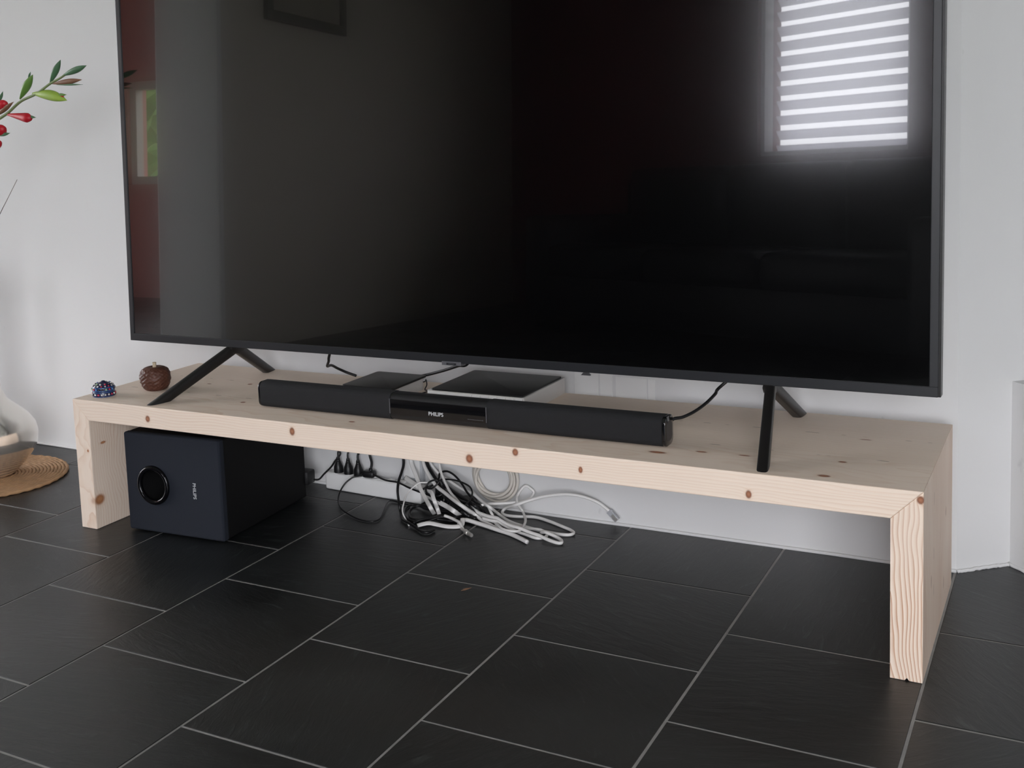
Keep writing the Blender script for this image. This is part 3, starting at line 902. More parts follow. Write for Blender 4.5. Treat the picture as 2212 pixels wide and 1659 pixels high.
def settle():
    P = np.concatenate([c['p'] for c in LAID]); P0 = P.copy()
    R = np.concatenate([np.full(len(c['p']), c['r']) for c in LAID])
    C = np.concatenate([np.full(len(c['p']), i) for i, c in enumerate(LAID)])
    I = np.concatenate([np.arange(len(c['p'])) for c in LAID])
    W = np.ones(len(P))
    off = 0
    for c in LAID:
        k = len(c['p'])
        W[off:off + c['pin'][0]] = 0
        if c['pin'][1]: W[off + k - c['pin'][1]:off + k] = 0
        c['o'] = off
        off += k
    SP = np.array([q[1] for q in STATIC]); SR = np.array([q[2] for q in STATIC])
    ok = np.ones((len(LAID), len(STATIC)), bool)
    for i, c in enumerate(LAID):
        for j, q in enumerate(STATIC):
            if q[0] in c['skip']: ok[i, j] = False
    mi = np.array(psm.inverted()); mf = np.array(psm)
    for it in range(320):
        if it % 20 == 0:
            pairs = []
            for a in range(0, len(P), 400):
                Q = P[a:a + 400]
                d = (Q * Q).sum(1)[:, None] + (P * P).sum(1)[None] - 2 * (Q @ P.T)
                ii, jj = np.nonzero(d < .018 ** 2)
                ii = ii + a
                keep = (ii < jj) & ((C[ii] != C[jj]) | (np.abs(I[ii] - I[jj]) > 8))
                pairs.append(np.stack([ii[keep], jj[keep]]))
            A, B = np.concatenate(pairs, axis=1)
        d = P[A] - P[B]
        L_ = np.linalg.norm(d, axis=1) + 1e-9
        need = (R[A] + R[B]) * 1.06 + .0002
        pen = np.clip(need - L_, 0, None)
        w_ = W[A] + W[B]; w_[w_ == 0] = 1
        push = d / L_[:, None] * (pen * .45)[:, None]
        push[:, 2] *= 1.15
        mv = np.zeros_like(P); cnt = np.zeros(len(P))
        np.add.at(mv, A, push * (2 * W[A] / w_)[:, None]); np.add.at(mv, B, -push * (2 * W[B] / w_)[:, None])
        hit = pen > 0
        np.add.at(cnt, A[hit], 1); np.add.at(cnt, B[hit], 1)
        P += mv / np.maximum(1, cnt)[:, None] ** .5
        if len(SP):
            ds = P[:, None] - SP[None]
            Ls = np.linalg.norm(ds, axis=2) + 1e-9
            ps = np.clip(R[:, None] + SR[None] - Ls, 0, None) * ok[C]
            P += ((ds / Ls[:, :, None]) * ps[:, :, None]).sum(1) * W[:, None]
        # smooth the displacement along every cord so that it stays a cord
        D_ = P - P0
        for c in LAID:
            o = c['o']; k = len(c['p'])
            S_ = D_[o:o + k]
            avg = S_.copy()
            avg[1:-1] = (S_[:-2] + S_[2:]) / 2
            D_[o:o + k] = S_ * .72 + avg * .28
        P = P0 + D_ * (W[:, None] > 0)
        # floor, wall, outlet box, bench and power strip are solid
        fr_ = W > 0
        P[fr_, 2] = np.maximum(P[fr_, 2], R[fr_] + .0002)
        P[fr_, 1] = np.minimum(P[fr_, 1], WY - R[fr_] - .0040 * (P[fr_, 2] < .008))
        inb = fr_ & (P[:, 0] > ob.x - R) & (P[:, 0] < oc.x + R) & (P[:, 2] > ob.z + .002 - R) & (P[:, 2] < ob.z + .077 + R)
        P[inb, 1] = np.minimum(P[inb, 1], WY - .0165 - R[inb])
        ben = fr_ & (P[:, 2] > H - T - R)
        P[ben, 1] = np.maximum(P[ben, 1], D + R[ben] + .0005)
        q = np.c_[P, np.ones(len(P))] @ mi.T
        ins = fr_ & (np.abs(q[:, 0]) < PSL / 2 + R) & (np.abs(q[:, 1]) < .0125 + R) & (q[:, 2] < .0412 + R)
        upw = (.0412 + R) - q[:, 2]; fwd = q[:, 1] + .0125 + R; rgt = PSL / 2 + R - q[:, 0]
        sel = np.argmin(np.stack([upw, fwd, rgt]), axis=0)
        g0 = ins & (sel == 0); g1 = ins & (sel == 1); g2 = ins & (sel == 2)
        q[g0, 2] = (.0412 + R + .0002)[g0]; q[g1, 1] = (-.0125 - R - .0002)[g1]; q[g2, 0] = (PSL / 2 + R + .0002)[g2]
        P[ins] = (q @ mf.T)[ins, :3]
    for c in LAID:
        pts = [Vector(v) for v in P[c['o']:c['o'] + len(c['p'])]]
        o = bm_obj(c['name'], tube_bm(pts, c['draw'], c['sides'], 1, flat=c['flat'], flatdir=c['fd']), c['m'], smooth=True)
        tag(o, c['label'], c['cat'], c['group'])


ps = empty('power_strip', (.475, .427, 0), 'long white power strip lying on the floor against the wall beneath the bench', 'power strip', rz=math.atan2(-.016, .26))
PSL = .268
bm_obj('housing', box_bm(-PSL / 2, PSL / 2, -.0125, .0125, 0, .040, .005, 3), WHITEPL, ps, True, angle=35)
for i in range(5):
    c = -PSL / 2 + .028 + i * .038
    bm_obj('socket_rim', lathe_bm([(.0092, .0395), (.0105, .0395), (.0105, .0412), (.0092, .0412), (.0092, .0395)], c, 0, 20), WHITEPL, ps)
bm_obj('switch', box_bm(PSL / 2 - .070, PSL / 2 - .048, -.006, .006, .039, .0440, .001), WHITEPL, ps)
psm = pmat(ps)
def plug(c, label, rot=0.0):
    P = psm @ Vector((c, 0, .0408))
    e = empty('mains_plug', P, label, 'plug', 'mains plugs in the power strip', rz=rot)
    bm_obj('plug_body', lathe_bm([(0, 0), (.0110, 0), (.0112, .007), (.0104, .014), (.0080, .020), (.0058, .026), (0, .026)], 0, 0, 20), BCABLE, e, True, angle=50)
    bm_obj('strain_relief', lathe_bm([(0, .024), (.0052, .024), (.0048, .027), (.0052, .0275), (.0044, .030), (.0048, .0305), (.0036, .036), (0, .036)], 0, 0, 14), BCABLE, e, True, angle=50)
    for z_, r_ in ((.003, .0112), (.010, .0112), (.017, .0095), (.024, .0066), (.030, .0052), (.036, .0042)):
        STATIC.append((label, tuple(P + Vector((0, 0, z_))), r_))
    return P + Vector((0, 0, .035))
q1 = plug(-PSL / 2 + .032, 'black mains plug upright in the power strip, closest to the subwoofer')
q2 = plug(-PSL / 2 + .061, 'black mains plug upright in the power strip, middle of three')
q3 = plug(-PSL / 2 + .090, 'black mains plug upright in the power strip, beside the angled plug')
cable('plug_cord', [q1 - Vector((0, 0, .004)), q1 + Vector((.001, .002, .015)), at(746, 968, y=.440), at(749, 950, y=.436), at(749, 930, y=.432), at(748, 905, y=.428)], .0020, BCABLE, 'black cord rising from the plug closest to the subwoofer', pin=(5, 0), skip=('black mains plug upright in the power strip, closest to the subwoofer',))
cable('plug_cord', [q2 - Vector((0, 0, .004)), q2 + Vector((-.001, .002, .012)), at(757, 970, y=.440), at(754, 952, y=.436), at(753, 930, y=.430), at(752, 905, y=.428)], .0022, BCABLE, 'black cord rising from the middle upright plug', pin=(5, 0), skip=('black mains plug upright in the power strip, middle of three',))
cable('plug_cord', [q3 - Vector((0, 0, .004)), q3 + Vector((-.001, .002, .012)), at(779, 973, y=.440), at(778, 952, y=.436), at(778, 930, y=.430), at(778, 905, y=.428)], .0026, BCABLE, 'black cord rising from the upright plug beside the angled plug', pin=(5, 0), skip=('black mains plug upright in the power strip, beside the angled plug',))
Pa = psm @ Vector((-PSL / 2 + .122, 0, .0408))
ap = empty('angled_plug', Pa, 'flat black angled plug lying on the power strip with cords to both sides', 'plug', rz=.15)
bm_obj('plug_body', box_bm(-.015, .014, -.011, .010, 0, .015, .005, 3), BCABLE, ap, True, angle=45)
bm_obj('neck', lathe_bm([(0, .012), (.005, .012), (.004, .020), (0, .020)], .002, .002, 12), BCABLE, ap, True)
for x_ in (-.008, .0, .008): STATIC.append(('angled', tuple(Pa + Vector((x_, 0, .007))), .0125))
cable('thick_riser_cord', [Pa + Vector((.002, .002, .016)), at(803, 1000, y=.436), at(799, 985, y=.440), at(797, 970, y=.440), at(796, 950, y=.436), at(796, 905, y=.428)], .0030, BCABLE, 'thick black cord rising from the angled plug', pin=(3, 0), skip=('angled',))
rC = .0022
cable('loop_cord', [Pa + Vector((-.012, -.006, .008)), at(775, 1028, y=.405), at(761, 1032, y=.395), at(745, 1045, y=.385), at(734, 1064, y=.370), at(731, 1083, y=.345), at(738, 1099, z=.006), at(752, 1110, z=.0035), at(774, 1121, z=.0025), at(796, 1126, z=.0025), at(812, 1125, z=.0025), at(822, 1118, z=.003), at(829, 1102, z=.005), at(836, 1086, z=.006), at(845, 1081, z=.004), at(865, 1086, z=.003), at(885, 1091, z=.003)], .0019, BCABLE,
      'thin black cord hanging in a wide loop in front of the power strip', pin=(4, 0), skip=('angled',))
cable('strip_top_cord', [Pa + Vector((.012, -.003, .008)), at(832, 1037, y=.402), at(859, 1042, y=.398), at(883, 1053, y=.392), at(904, 1060, y=.386), at(925, 1066, y=.38), at(950, 1082, y=.36)], .0021, BCABLE,
      'black cord running from the angled plug over the top of the power strip', pin=(4, 0), skip=('angled',))
cable('climbing_cord', [at(679, 1036, y=.362), at(690, 1035, y=.38), at(702, 1024, y=.40), at(723, 1008, y=.425), at(733, 994, y=.438), at(738, 982, y=.442), at(732, 972, y=.440), at(727, 962, y=.436), at(722, 945, y=.432), at(718, 905, y=.428)], .0022, BCABLE,
      'black cord climbing from the back of the subwoofer past the upright plugs', pin=(3, 0))

# ------------------------------------------------------------------ tangle of cables under the bench
ob = at(875, 1037, y=WY); oc = at(918, 987, y=WY)
ox = empty('wall_outlet', (.565, WY, .08), 'pale grey square outlet box on the wall above the power strip end', 'outlet')
bm_obj('outlet_box', box_bm(ob.x, oc.x, WY - .014, WY + .002, ob.z + .004, ob.z + .075, .004), plain('pale_grey_plastic', (.50, .52, .54, 1), .45), ox, True, True, 40)
bm_obj('outlet_plate', box_bm(ob.x + .006, oc.x - .006, WY - .016, WY - .012, ob.z + .012, ob.z + .069, .002), WHITEPL, ox, True, True, 40)
YB = .432
cable('thick_black_cable', [at(871, 940, y=.428), at(871, 965, y=.430), at(871, 983, y=.430), at(872, 1003, y=.424), at(867, 1022, y=.408), at(861, 1040, y=.392), at(859, 1061, y=.372), at(862, 1086, y=.335), at(865, 1105, z=.010), at(869, 1119, z=.004), at(883, 1131, z=.004), at(897, 1139, z=.004), at(912, 1149, z=.004), at(926, 1150, z=.004), at(938, 1144, z=.004)], .0030, BCABLE,
      'thick black cable dropping from the bench in front of the power strip end')
FD = (.55, -.80, .2)
def ribbon(name, pts, label, w=.0040, m=WCABLE, fd=(0.45, -.85, .25)):
    return cable(name, pts, 0, m, label, flat=(.0013, w), sides=10, flatdir=fd)
ribbon('flat_white_cable', [at(889, 940, y=.430), at(888, 970, y=.430), at(888, 986, y=.430), at(889, 1002, y=.426), at(897, 1024, y=.412), at(906, 1050, y=.392), at(919, 1076, y=.355), at(930, 1097, y=.322), at(938, 1111, z=.006)],
       'flat white cable hanging down and leaning over the power strip end', .0046)
ribbon('flat_white_cable', [at(949, 1112, z=.004), at(945, 1100, z=.012), at(939, 1085, y=.352), at(930, 1066, y=.372), at(914, 1057, y=.388), at(900, 1047, y=.40)],
       'flat white cable bent in a short hook beside the leaning flat cable', .0045)
ribbon('flat_white_cable', [at(876, 1031, y=.436), at(888, 1041, y=.42), at(905, 1054, y=.404), at(925, 1070, y=.388), at(945, 1083, y=.37), at(965, 1094, y=.352), at(980, 1104, y=.334), at(996, 1116, z=.004)],
       'flat white cable running slantwise from the outlet behind the power strip end', .0052)
cable('thin_white_lead', [at(934, 1040, y=.40), at(924, 1042, y=.395), at(909, 1044, y=.388), at(894, 1053, y=.375), at(880, 1067, y=.355), at(872, 1087, y=.326), at(869, 1105, z=.018), at(875, 1121, z=.006), at(885, 1134, z=.003)], .0016, WCABLE,
      'thin white lead bent in a round bow in front of the power strip end')
ribbon('flat_white_cable', [at(898, 1138, z=.003), at(910, 1134, z=.006), at(926, 1131, z=.008), at(945, 1134, z=.006), at(965, 1138, z=.004), at(985, 1139, z=.003), at(996, 1136, z=.004), at(1000, 1125, z=.008)],
       'flat white cable lying on the floor beside the metal aerial connector', .0050, fd=(.3, -.5, .8))
# ethernet bundle
cable('white_network_cable', [at(914, 940, y=.430), at(915, 972, y=.430), at(916, 990, y=.430), at(919, 1007, y=.425), at(931, 1032, y=.408), at(948, 1054, y=.388), at(968, 1071, y=.362), at(996, 1091, y=.330), at(1023, 1109, z=.014), at(1040, 1122, z=.006), at(1060, 1134, z=.004), at(1085, 1147, z=.004)], .0040, WCABLE,
      'thick white cable sweeping down from the bench and across the black tangle')
cable('white_network_cable', [at(946, 945, y=.430), at(947, 975, y=.430), at(948, 994, y=.430), at(952, 1018, y=.420), at(963, 1045, y=.400), at(976, 1068, y=.372), at(998, 1090, y=.338), at(1020, 1105, z=.018), at(1045, 1117, z=.008), at(1075, 1130, z=.004)], .0030, WCABLE,
      'slim white cable hanging straight down to the right of the outlet then joining the bundle')
cable('white_stub_cable', [at(996, 1136, z=.004), at(1001, 1126, z=.006), at(1010, 1124, z=.008), at(1035, 1131, z=.006), at(1066, 1140, z=.0055), at(1100, 1152, z=.0045), at(1124, 1163, z=.0045), at(1139, 1171, z=.0045)], .0044, WCABLE,
      'thick white cable ending bluntly on the slate floor')
cable('white_loop_cable', [at(922, 935, y=.438), at(924, 985, y=.440), at(934, 1008, y=.440), at(952, 1027, y=.436), at(972, 1040, y=.430), at(990, 1052, y=.420), at(1006, 1061, y=.402), at(1022, 1068, y=.385), at(1040, 1082, y=.365), at(1058, 1096, y=.345), at(1075, 1109, z=.012), at(1100, 1126, z=.006), at(1135, 1138, z=.004), at(1178, 1150, z=.0035), at(1212, 1155, z=.0035), at(1232, 1155, z=.0035), at(1239, 1151, z=.0035), at(1234, 1146, z=.0035), at(1221, 1140, z=.0035), at(1186, 1126, z=.0035), at(1155, 1117, z=.0035), at(1117, 1116, z=.0035), at(1092, 1113, z=.0035), at(1085, 1106, z=.006), at(1095, 1096, z=.016), at(1117, 1089, y=.40), at(1143, 1081, y=.41), at(1178, 1072, y=.418), at(1221, 1068, y=.424), at(1255, 1072, y=.430), at(1289, 1084, y=.436), at(1310, 1099, y=.438), at(1318, 1106, y=.438)], .0033, WCABLE,
      'long white cable with a clear plug arching along the wall', pin=(0, 5))
cp0 = at(1317, 1105, y=.438); cp1 = at(1334, 1124, y=.438)
dv = (cp1 - cp0); ln = dv.length; dv.normalize()
pe = empty('network_plug', cp0, 'small clear network plug at the end of the arching white cable', 'plug')
zz = Vector((0, -1, 0)); yy = zz.cross(dv).normalized()
pm = Matrix((dv, yy, zz)).transposed().to_4x4()
pb = box_bm(-.002, ln, -.0058, .0058, -.004, .004, .0006); pb.transform(pm)
bm_obj('plug_body', pb, CLEAR, pe)
pc = box_bm(ln * .35, ln - .001, -.004, .004, .0036, .0046); pc.transform(pm)
bm_obj('contact_block', pc, STEEL, pe)
pk = box_bm(ln * .1, ln * .6, -.002, .002, -.0065, -.0055); pk.transform(pm)
bm_obj('latch', pk, CLEAR, pe)
cable('white_loop_cable', [at(1040, 1112, z=.012), at(1060, 1121, z=.008), at(1100, 1131, z=.007), at(1135, 1140, z=.0065), at(1166, 1145, z=.006), at(1181, 1151, z=.005), at(1178, 1159, z=.004), at(1160, 1162, z=.004), at(1131, 1152, z=.005), at(1100, 1141, z=.008), at(1065, 1130, z=.009), at(1044, 1121, z=.010)], .0031, WCABLE,
      'white cable doubled back in a narrow loop, inner one of the floor loops')
cable('white_loop_cable', [at(1170, 1149, z=.006), at(1184, 1155, z=.006), at(1203, 1162, z=.004), at(1213, 1169, z=.004), at(1209, 1174, z=.004), at(1186, 1169, z=.004), at(1152, 1159, z=.0045), at(1110, 1143, z=.010), at(1068, 1124, z=.014), at(1035, 1108, z=.018), at(1010, 1094, z=.022)], .0036, WCABLE,
      'white cable ending in a tight hairpin on the floor below the long loop')
cable('white_knot_cable', [at(1020, 1060, y=.425), at(1036, 1080, y=.40), at(1052, 1091, y=.38), at(1060, 1108, y=.355), at(1068, 1127, z=.010), at(1078, 1141, z=.008), at(1092, 1149, z=.008), at(1114, 1151, z=.008), at(1130, 1140, z=.009), at(1135, 1123, z=.010), at(1128, 1104, z=.014), at(1117, 1090, y=.402), at(1117, 1074, y=.425), at(1126, 1058, y=.440), at(1136, 1050, y=.444), at(1148, 1057, y=.444), at(1153, 1064, y=.443), at(1147, 1074, y=.436), at(1135, 1080, y=.425), at(1100, 1086, y=.402), at(1057, 1091, y=.374), at(1040, 1096, y=.364), at(1031, 1101, y=.358)], .0029, WCABLE,
      'white cable twisted into an upright loop against the wall')
# coil hung on the wall
cc = at(1069, 1030, y=.443)
cpts = []
turns = 4
for i in range(turns * 24 + 1):
    a = 2 * math.pi * i / 24 + 1.2
    tt = i / (turns * 24)
    r = .0390 + .0026 * math.sin(tt * 9.0) + .0030 * (tt * 4 - 2) + .0018 * math.sin(a * 2 + tt * 5)
    ex = 1.10 if math.cos(a) < 0 else 1.0
    cpts.append(cc + Vector((r * 1.14 * math.cos(a), -.004 + .008 * (tt - .5), r * 1.12 * math.sin(a))))
cable('coiled_cable', cpts, .0034, CREAMCABLE, 'off-white cable wound into a round coil hanging on the wall')
# black tangle
tang = [
 ('black cord arching highest over the tangle', [at(905, 1062, y=.38), at(930, 1052, y=.39), at(948, 1036, y=.41), at(950, 1025, y=.42), at(958, 1019, y=.424), at(969, 1019, y=.424), at(982, 1027, y=.420), at(996, 1042, y=.41), at(1012, 1064, y=.395), at(1024, 1080, y=.38), at(1036, 1092, y=.36)], .0024),
 ('thin black lead bowing over the tangle toward the wall coil', [at(945, 1042, y=.405), at(952, 1035, y=.41), at(963, 1034, y=.412), at(982, 1037, y=.41), at(1002, 1044, y=.405), at(1016, 1053, y=.395), at(1021, 1067, y=.382), at(1016, 1083, y=.362), at(1006, 1094, y=.345), at(990, 1104, z=.014)], .0019),
 ('black cord curled in a small ring above the power strip end', [at(944, 1041, y=.392), at(931, 1041, y=.39), at(923, 1048, y=.386), at(923, 1057, y=.382), at(932, 1058, y=.380), at(943, 1050, y=.384), at(952, 1040, y=.392)], .0020),
 ('black cord dipping in front of the outlet toward the tangle', [at(921, 1052, y=.382), at(923, 1062, y=.376), at(934, 1068, y=.372), at(948, 1070, y=.370), at(956, 1067, y=.374), at(962, 1072, y=.372)], .0020),
 ('thick black cord running beneath the sweeping white cable', [at(920, 940, y=.434), at(919, 985, y=.434), at(922, 1003, y=.430), at(932, 1022, y=.42), at(944, 1040, y=.408), at(958, 1058, y=.392), at(975, 1075, y=.372), at(995, 1093, y=.346), at(1014, 1108, z=.010), at(1030, 1120, z=.006)], .0040),
 ('thick black cord lowest in the slanting bundle', [at(950, 1060, y=.402), at(966, 1073, y=.388), at(984, 1087, y=.370), at(1002, 1101, y=.352), at(1016, 1112, z=.014), at(1028, 1121, z=.008)], .0048),
 ('thick black cord on the wall side of the slanting bundle', [at(958, 1050, y=.41), at(975, 1060, y=.40), at(992, 1072, y=.385), at(1010, 1086, y=.366), at(1024, 1098, y=.350), at(1036, 1110, z=.012)], .0045),
 ('thick black cord between the white cables of the bundle', [at(975, 1075, y=.385), at(992, 1084, y=.372), at(1010, 1096, y=.352), at(1026, 1108, z=.012), at(1040, 1116, z=.006)], .0042),
 ('black cord looping over the floor before the flat white cables', [at(975, 1100, z=.010), at(955, 1098, z=.010), at(930, 1096, z=.010), at(905, 1094, z=.008), at(890, 1099, z=.006), at(884, 1110, z=.004), at(890, 1120, z=.004), at(905, 1122, z=.004), at(925, 1116, z=.005), at(945, 1112, z=.007), at(965, 1112, z=.008), at(990, 1116, z=.008)], .0028),
 ('black cord lying in the widest floor coil', [at(985, 1110, z=.008), at(960, 1104, z=.008), at(930, 1100, z=.010), at(900, 1090, z=.006), at(880, 1094, z=.004), at(873, 1106, z=.003), at(880, 1120, z=.003), at(900, 1128, z=.003), at(930, 1124, z=.006), at(955, 1118, z=.009), at(985, 1118, z=.010), at(1005, 1112, z=.010)], .0026),
 ('black cord lying flat beside the fallen flat cable', [at(893, 1131, z=.004), at(899, 1128, z=.005), at(915, 1124, z=.007), at(935, 1119, z=.009), at(955, 1121, z=.007), at(975, 1124, z=.005), at(995, 1122, z=.006), at(1010, 1114, z=.009)], .0032),
]
for lab, pts, r in tang:
    # loose ends run down to the floor inside the tangle
    first = tang[0][0], tang[3][0]
    if .015 < pts[0].z < .12 and lab not in first: pts = [Vector((pts[0].x - .012, pts[0].y + .004, r + .001)), Vector((pts[0].x - .008, pts[0].y + .004, pts[0].z * .45))] + pts
    if pts[-1].z > .015 and lab not in first[1:]: pts = pts + [Vector((pts[-1].x + .004, pts[-1].y + .012, pts[-1].z * .5)), Vector((pts[-1].x + .008, pts[-1].y + .022, r + .001))]
    cable('black_cord', pts, r, BCABLE, lab)
A0 = at(1004, 1104, z=.0); ad = empty('power_adapter', A0, 'black power adapter brick lying within the cable tangle', 'adapter', rz=.55)
bm_obj('adapter_case', box_bm(-.030, .028, -.004, .030, 0, .026, .004, 2), BLACKPL, ad, True, angle=40)
for x_ in (-.024, -.012, 0, .012, .022):
    for y_ in (.004, .013, .022): STATIC.append(('adapter', tuple(pmat(ad) @ Vector((x_, y_, .012))), .0145))
bm_obj('strain_relief', box_bm(-.042, -.028, .008, .016, .008, .016, .003, 2), BLACKPL, ad, True, angle=40)
# aerial connector
a0 = at(998, 1143, z=.005); a1 = at(1019, 1157, z=.005)
dv = (a1 - a0); ln = dv.length; dv.normalize()
ce = empty('aerial_connector', a0, 'small shiny metal screw connector on the floor at the cable end', 'connector')
def along(prof):
    b = lathe_bm([(r, s * ln) for r, s in prof], 0, 0, 12)
    zq = dv; xq = Vector((0, 0, 1)); yq = zq.cross(xq).normalized(); xq = yq.cross(zq)
    b.transform(Matrix((xq, yq, zq)).transposed().to_4x4())
    return b
bm_obj('ferrule', along([(0, -.05), (.0034, -.05), (.0036, .30), (0, .30)]), STEEL, ce, True, angle=40)
bm_obj('hex_nut', along([(0, .34), (.0050, .34), (.0050, .62), (0, .62)]), STEEL, ce)
bm_obj('threaded_end', along([(0, .62), (.0038, .62), (.0042, .70), (.0036, .76), (.0042, .82), (.0036, .88), (.0042, .94), (.0034, 1.0), (0, 1.0)]), STEEL, ce, True, angle=30)
cable('connector_lead', [at(1000, 1143, z=.005), at(996, 1136, z=.007), at(985, 1127, z=.008), at(972, 1120, z=.010), at(960, 1116, z=.012)], .0032, WCABLE, 'short white lead ending in the metal aerial connector', pin=(3, 0))
for s_ in (.1, .35, .6, .85): STATIC.append(('connector', tuple(a0 + dv * ln * s_), .0050))
LAID[-1]['skip'] = ('connector',)
settle()

# ------------------------------------------------------------------ jewelled box and carved nut
JX, JY, JR = .0430, .0490, .0235
jb = empty('trinket_box', (JX, JY, H), 'tiny round blue trinket box studded with coloured beads on the bench corner', 'trinket box')
bm_obj('base', lathe_bm([(0, 0), (JR, 0), (JR + .0006, .002), (JR, .006), (JR - .001, .010), (JR - .001, .0125), (0, .0125)], 0, 0, 40), JEWEL, jb, True, angle=40)
lid = bm_obj('lid', lathe_bm([(0, .0122), (JR - .0004, .0122), (JR, .0140), (JR - .0002, .0205), (JR - .0020, .0228), (.014, .0275), (.005, .0303), (.003, .0325), (0, .0330)], 0, 0, 40), JEWEL, jb, True, angle=40)
for (z, n, par, rr_, ph) in ((.0055, 20, jb, JR + .0002, 0), (.0165, 20, lid, JR - .0002, .1), (.0225, 16, lid, JR - .0035, .2), (.0262, 10, lid, .0155, .1)):
    for i in range(n):
        a = 2 * math.pi * i / n + ph
        b = bmesh.new()
        bmesh.ops.create_icosphere(b, subdivisions=1, radius=.0027)
        b.transform(Matrix.Translation((rr_ * math.cos(a), rr_ * math.sin(a), z)))
        k = random.choice([0, 0, 1, 2, 3, 4]) if z > .01 else random.choice([0, 0, 0, 1, 4])
        bm_obj('bead', b, BEADS[k], par, True)
for z in (.0012, .0102, .0136, .0200):
    b = ring_bm(0, 0, JR - (.0002 if z < .015 else .0004), .0007, 40, 6)
    b.transform(Matrix.Translation((0, 0, z)) @ Matrix.Rotation(math.pi / 2, 4, 'X'))
    bm_obj('wire_band', b, BEADS[2], jb if z < .012 else lid, True)

nut = empty('carved_nut', (.112, .134, H), 'round dark brown carved nut with a pale stub of stem on the bench', 'carved nut')
nprof = [(max(0.0, q.x), q.y) for q in catmull([Vector((r_, z_, 0)) for r_, z_ in [(0, 0), (.018, .0), (.0225, .0015), (.0265, .005), (.0295, .010), (.032, .016), (.0335, .022), (.0340, .028), (.0335, .034), (.0315, .040), (.0275, .0455), (.022, .049), (.014, .051), (.005, .0495), (0, .049)]], 5)]
nprof[0] = (0, 0); nprof[-1] = (0, .049)
nb = lathe_bm(nprof, 0, 0, 110)
for v in nb.verts:
    a = math.atan2(v.co.y, v.co.x)
    rr0 = math.hypot(v.co.x, v.co.y)
    f = .975 + .030 * math.sin(5 * a + 3 * math.sin(v.co.z * 160)) * math.sin(v.co.z * 300 + 2 * a) + .028 * math.sin(11 * a - v.co.z * 340) * math.sin(v.co.z * 420 - 5 * a) + .012 * math.sin(23 * a + v.co.z * 900)
    if rr0 > .012 and v.co.z > .003:
        v.co.x *= f; v.co.y *= f
bm_obj('shell', nb, NUT, nut, True)
bm_obj('stem_stub', lathe_bm([(0, .047), (.0042, .047), (.0040, .058), (.0046, .0600), (0, .0600)], 0, 0, 14), NUTSTEM, nut, True, angle=40)

# ------------------------------------------------------------------ vase, straw mat, gladiolus
VX, VY = -.500, .171
mat_o = empty('straw_mat', (VX, VY, 0), 'round coiled straw mat on the slate floor under the vase', 'mat')
nrow = 21
for i in range(nrow):
    r = .005 + i * .0087
    b = bmesh.new()
    seg = max(20, int(r * 620)); ts = 6
    rings = []
    for s in range(seg):
        a = 2 * math.pi * s / seg
        wv = math.sin(a * max(6, int(r * 400))) * .0011
        ring = []
        for k in range(ts):
            t = 2 * math.pi * k / ts
            rad = r + (.0048 + wv) * math.cos(t)
            ring.append(b.verts.new((rad * math.cos(a), rad * math.sin(a), .0046 + (.0046 + wv) * math.sin(t))))
        rings.append(ring)
    for s in range(seg):
        for k in range(ts):
            b.faces.new((rings[s][k], rings[s][(k + 1) % ts], rings[(s + 1) % seg][(k + 1) % ts], rings[(s + 1) % seg][k]))
    bm_obj('straw_coil', b, MATM, mat_o, True)
VB = .0082
prof = [(0, VB), (.050, VB), (.056, VB + .003), (.070, .024), (.090, .045), (.107, .067), (.1155, .085), (.119, .109), (.1145, .133), (.099, .157), (.076, .178), (.052, .199), (.039, .228), (.034, .27), (.032, .34), (.034, .42), (.040, .48), (.050, .52),
        (.047, .522), (.036, .48), (.030, .42), (.028, .34), (.030, .27), (.030, .24), (0, .23)]
vase = bm_obj('vase', None or lathe_bm([(r, z - VB) for r, z in prof], 0, 0, 64), CERAMIC, None, True, angle=60)
vase.location = (VX, VY, VB)
tag(vase, 'pearly white round-bellied vase with a slim neck standing on the straw mat', 'vase')

gl = empty('gladiolus', (VX, VY, .25), 'leaning gladiolus stalk with green buds and red flowers in the vase', 'flower')
GY = .15
def g(px, py, dy=0.0):
    return at(px, py, y=GY + dy)
stem = [(VX + .005, VY, .26), (VX + .012, VY - .004, .45), (VX + .040, VY - .008, .65), (VX + .095, VY - .014, .80), g(-30, 274), g(0, 255.5), g(18, 243), g(45, 219), g(78, 203), g(108, 181), g(127, 170.5), g(140, 162)]
bm_obj('stalk', tube_bm(stem, .0040, 10, 6, taper=lambda t: 1.15 - .55 * t), STEMG, gl, True, True)
def petal(name, a, b, wpx, m, shape, flat=.6, bend=0.0, dy=0.0):
    """spindle shaped bud from pixel a to pixel b"""
    A = g(*a); B = g(b[0], b[1], dy)
    d = B - A; ln = d.length; d.normalize()
    view = (A - CAM).normalized()
    side = d.cross(view).normalized(); nrm = side.cross(d).normalized()
    hw = wpx / 2 * (A - CAM).length / F
    bm = bmesh.new(); rings = []
    ns = 14
    for i in range(ns + 1):
        t = i / ns
        wv = shape(t) * hw
        c = A + d * ln * t + side * math.sin(t * math.pi) * bend * hw
        rings.append([bm.verts.new(c + side * max(wv, .00025) * math.cos(2 * math.pi * k / 10) + nrm * max(wv * flat, .0002) * math.sin(2 * math.pi * k / 10)) for k in range(10)])
    for i in range(ns):
        for k in range(10):
            bm.faces.new((rings[i][k], rings[i][(k + 1) % 10], rings[i + 1][(k + 1) % 10], rings[i + 1][k]))
    bm.faces.new(rings[0][::-1]); bm.faces.new(rings[-1])
    return bm_obj(name, bm, m, gl, True, True)
spin = lambda t: (.18 + .82 * math.sin(min(1, t / .55) * math.pi / 2)) if t < .55 else max(.02, math.cos((t - .55) / .45 * math.pi / 2) ** .9)
